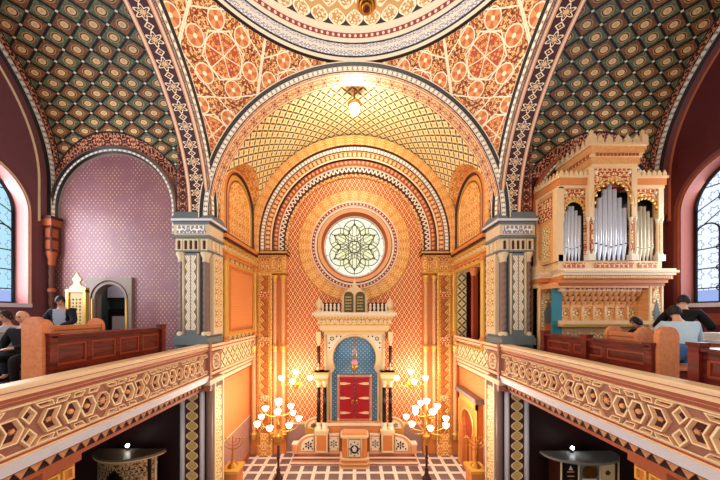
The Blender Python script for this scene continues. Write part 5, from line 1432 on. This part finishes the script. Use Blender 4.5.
def person(label, loc, yaw, seated, lean, top, legs, hair=None, arms=None, headdir=(0, 1, -.15), coat=True, shoes='black', bald=False, twist=0, opencoat=None):
    """loc = point on the seat (seated) or the floor; local axes: y forward, x to the figure's right"""
    R = Matrix.Translation(Vector(loc)) @ Matrix.Rotation(yaw, 4, 'Z')
    W = lambda p: R @ Vector(p)
    r = thing('person', label, 'person', loc)
    hz = .1 if seated else .93
    def sp(d, x=0, y=0): return Vector((x, d * sin(lean) + y * cos(lean), hz + d * cos(lean) - y * sin(lean)))
    pel, wai, che, nb, nk = (sp(d) for d in (0, .2, .4, .53, .6))
    hd = Vector(headdir).normalized(); hc = sp(.62) + Vector((0, sin(lean) * .05, .0)) + (Vector((0, 0, 1)) * .9 + Vector((0, sin(lean), 0)) * .5).normalized() * .13 + hd * .02
    L = {}
    for s in (-1, 1):
        sh = sp(.48, s * .19)
        hip = Vector((s * .1, 0, hz - .03))
        if seated: kn, an = Vector((s * .14, .44, .1)), Vector((s * .14, .42, -.34)); to = an + Vector((0, .17, -.05))
        else: kn, an = Vector((s * .11, .04, .5)), Vector((s * .12, 0, .09)); to = an + Vector((0, .17, -.05))
        a = (arms or {}).get(s)
        if a: el, wr = Vector(a[0]), Vector(a[1])
        else: el = sh + Vector((s * .06, .06, -.27)); wr = el + Vector((-s * .06, .24, -.06))
        L[s] = (sh, el, wr, hip, kn, an, to)
    # bare body, one skin
    ch = [[(pel, .13), (wai, .125), (che, .14), (nb, .085), (nk, .055), (hc, .06)]]
    for s in (-1, 1):
        sh, el, wr, hip, kn, an, to = L[s]; d = (wr - el).normalized(); pm = wr + d * .075
        ch.append([(che, .14), (sh, .065), (el, .045), (wr, .027), (pm, .033)])
        side = d.cross(Vector((0, 0, 1))); side = side.normalized() if side.length > .1 else Vector((1, 0, 0)); dn = Vector((0, 0, -1))
        for k in range(4):
            o = pm + side * ((k - 1.5) * .019) + d * .03; ln = (.07, .08, .076, .06)[k]
            ch.append([(pm, .033), (o, .01), (o + d * ln * .5 + dn * .01, .009), (o + d * ln * .85 + dn * .035, .008)])
        t0 = wr + d * .03 - side * s * .03; ch.append([(pm, .033), (t0 + d * .02, .011), (t0 + d * .06 - side * s * .015 + dn * .01, .009)])
        ch.append([(pel, .13), (hip, .085), (kn, .06), (an, .04), (to, .035)])
    mb = MB(); skinned(mb, [[(W(p), q) for p, q in c] for c in ch], 0)
    # head, face
    f = hd; up = (Vector((0, 0, 1)) - f * f.z).normalized(); rt = f.cross(up)
    HM = Matrix(((rt.x, f.x, up.x, hc.x), (rt.y, f.y, up.y, hc.y), (rt.z, f.z, up.z, hc.z), (0, 0, 0, 1)))
    h = MB(); n = 16
    def hp(a, t):
        x, y, z = sin(t) * cos(a), sin(t) * sin(a), cos(t)
        jaw = 1 - .22 * max(0, -z); yy = .098 * y * (1 + .05 * z) + (.012 * max(0, -z) if y > 0 else .012 * z)
        return (x * .078 * jaw, yy, z * .118)
    h.grid(hp, lin(0, 2 * pi, 18), lin(0, pi, 12), mi=0)
    h.prism([(0, .045), (.009, .0), (.016, -.028), (0, -.034), (-.016, -.028), (-.009, 0)], 'y', .085, .118, mi=0)
    for s in (-1, 1):
        h.sph((s * .03, .088, .015), .012, 8, 6, mi=1); h.sph((s * .03, .094, .04), .02, 6, 4, (1, .4, .25), mi=1); h.sph((s * .079, -.005, 0), .03, 8, 6, (.35, .7, 1), mi=0)
    h.sph((0, .088, -.055), .026, 8, 5, (1, .5, .28), mi=2)
    h.xf(R @ HM); b0 = len(mb.v); mb.v += h.v; mb.f += [[b0 + k for k in q] for q in h.f]; mb.uv += h.uv; mb.m += h.m; mb.s += h.s
    mb.build('body', [M['skin'], M['hair'], plain('lips', '#a5605a', .5)], r, loc)
    if hair:
        k = MB()
        def hq(a, t):
            x, y, z = sin(t) * cos(a), sin(t) * sin(a), cos(t); lump = 1 + .04 * sin(9 * a) * sin(7 * t); return (x * .09 * lump, y * .108 * lump - .008, z * .13 * lump)
        N = 20; T = lin(0, pi * .72, 10)
        def fn(a, t):
            fr = max(0, sin(a)) ** 1.5; return hq(a, t * (1 - .5 * fr))
        k.grid(fn, lin(0, 2 * pi, N), T); k.xf(R @ HM); k.build('hair', M[hair], r, loc)
    elif bald:
        k = MB(); k.grid(lambda a, t: (.081 * sin(t) * cos(a), .1 * sin(t) * sin(a) - .005, .12 * cos(t)), lin(pi * .95, 2.05 * pi, 14), lin(pi * .45, pi * .68, 4)); k.xf(R @ HM); k.build('hair', plain('grey_hair', '#8d8680', .8), r, loc)
    # top
    t = MB(); g = .024
    cc = [[(pel + Vector((0, 0, -.05)), .155), (wai, .155), (che, .17), (nb - Vector((0, 0, .02)), .095)]]
    for s in (-1, 1):
        sh, el, wr, *_ = L[s]; cc.append([(che, .17), (sh, .09), (el, .068), (wr - (wr - el).normalized() * .02, .048)])
    skinned(t, [[(W(p), q) for p, q in c] for c in cc], 0, 3 if opencoat else 2); 
    if opencoat:
        Ri = R.inverted()
        for fi_, q in enumerate(t.f):
            c = Ri @ (sum((Vector(t.v[k]) for k in q), Vector()) / len(q)); d_ = (c.z - hz) / cos(lean)
            if abs(c.x) < .105 + .03 * d_ and c.y - (c.z - hz) * math.tan(lean) > .05: t.m[fi_] = 1
    t.build('jacket' if coat else 'shirt', [M[top], M[opencoat or top]], r, loc)
    q = MB(); cc = [[(pel, .15)] ]
    cc = []
    for s in (-1, 1):
        *_, hip, kn, an, to = L[s]; cc.append([(pel - Vector((0, 0, .02)), .15), (hip, .105), (kn, .08), (an + Vector((0, 0, .02)), .06)])
    skinned(q, [[(W(p), z) for p, z in c] for c in cc], 0); q.build('trousers', M[legs], r, loc)
    for s in (-1, 1):
        an, to = L[s][5], L[s][6]; q = MB(); skinned(q, [[(W(an + Vector((0, -.04, -.045))), .045), (W(an + Vector((0, .06, -.05))), .048), (W(to + Vector((0, .03, -.002))), .036)]], 0); q.build('shoe', M[shoes], r, loc)
    return r
Z0 = ZPL
person('bald man in black clothes seated beside the rounded pew end', (-6.36, 5.05, Z0 + .44), radians(195), True, .08, 'blackcloth', 'blackcloth', None, {1: ((.32, .05, .3), (.2, .34, .2)), -1: ((-.3, .1, .32), (-.08, .42, .28))}, (.12, 1, -.25), bald=True)
person('person in a pale grey coat seated behind the bald man', (-7.2, 5.46, Z0 + .46), radians(205), True, .2, 'greycoat', 'navy', 'hair', {1: ((.3, .2, .4), (.1, .36, .5)), -1: ((-.3, .2, .4), (-.1, .36, .5))}, (.2, 1, -.3))
person('standing man in open dark jacket and grey blue shirt, stooping by the gold chair', (-7.25, 6.5, Z0), radians(200), False, .2, 'navy', 'denim', 'hair', {1: ((.34, .1, 1.1), (.42, .38, 1.0)), -1: ((-.3, .22, 1.14), (-.16, .5, 1.05))}, (-.55, 1, -.6), opencoat='shirtgrey')
person('dark haired person in a blue top slumped over the pew back below the organ', (6.85, 5.95, Z0 + .43), radians(95), True, .62, 'blackcloth', 'denim', 'hair', {1: ((.28, .42, .3), (.1, .52, .42)), -1: ((-.28, .42, .3), (-.1, .52, .42))}, (.25, 1, -.5), opencoat='shirtblue')
person('person in a pale blue shirt seated behind the rounded pew end, bent forward', (5.82, 4.56, Z0 + .62), radians(-30), True, .5, 'shirtblue', 'denim', 'hair', {1: ((.3, .4, .24), (.12, .56, .14)), -1: ((-.3, .4, .24), (-.12, .56, .14))}, (0, 1, -.4), coat=False)
person('person in black with blue jeans standing by the right window with back turned', (6.5, 5.18, Z0 - .0), radians(-58), False, .42, 'blackcloth', 'denim', 'hair', {1: ((.36, .2, 1.08), (.3, .45, 1.05)), -1: ((-.36, .2, 1.08), (-.3, .45, 1.05))}, (0, 1, -.5))
# ------------------------------------------------------------------ light, camera
def pt(name, loc, e, col, r=.25):
    l = bpy.data.lights.new(name, 'POINT'); l.energy = e; l.color = col; l.shadow_soft_size = r
    o = bpy.data.objects.new(name, l); COL.objects.link(o); o.location = loc; return o
WARM = (1, .89, .76); WARM2 = (1, .91, .82)
w = bpy.data.worlds.new('World'); SC.world = w; w.use_nodes = True
bg = w.node_tree.nodes['Background']; bg.inputs[0].default_value = (1, .93, .84, 1); bg.inputs[1].default_value = 1.0
pt('vault_lamp_light', (0, 8.9, 12.9), 260, WARM)
pt('dome_lamp_light', (0, YC, 12.4), 330, WARM2, .3)
for sx in (-1, 1):
    pt('candelabrum_light', (sx * 2.87, 9.6, 2.9), 170, WARM, .4)
    pt('sconce_light', (sx * 2.5, 11.0, 3.7), 60, WARM, .2)
def area(name, loc, rot, sx, sy, e, col):
    l = bpy.data.lights.new(name, 'AREA'); l.shape = 'RECTANGLE'; l.size = sx; l.size_y = sy; l.energy = e; l.color = col
    o = bpy.data.objects.new(name, l); COL.objects.link(o); o.location = loc; o.rotation_euler = rot; return o
for sx in (-1, 1):
    for yo in (0, -4.6):
        area('window_daylight', (sx * (XO + .36), 6.24 + yo, 8.3), (0, sx * pi / 2, 0), 3.2, 2.2, 230 if sx < 0 else 130, (.86, .92, 1))
pt('back_room_fill_light', (-7.6, 8.7, 7.6), 12, (.9, .96, 1), .1)  # point light added to brighten the dark back room; no lamp there
cam = bpy.data.cameras.new('camera'); co = bpy.data.objects.new('camera', cam); COL.objects.link(co)
co.location = (0, 0, EYE); co.rotation_euler = (pi / 2, 0, 0)
cam.sensor_width = 36; cam.lens = 13.0; cam.shift_x = (360 - 354.5) / 720; cam.shift_y = (313 - 240) / 720; cam.clip_start = .05
SC.camera = co
SC.view_settings.view_transform = 'Standard'; SC.view_settings.look = 'None'; SC.view_settings.gamma = 1; SC.view_settings.exposure = .2
SC.view_settings.use_curve_mapping = False
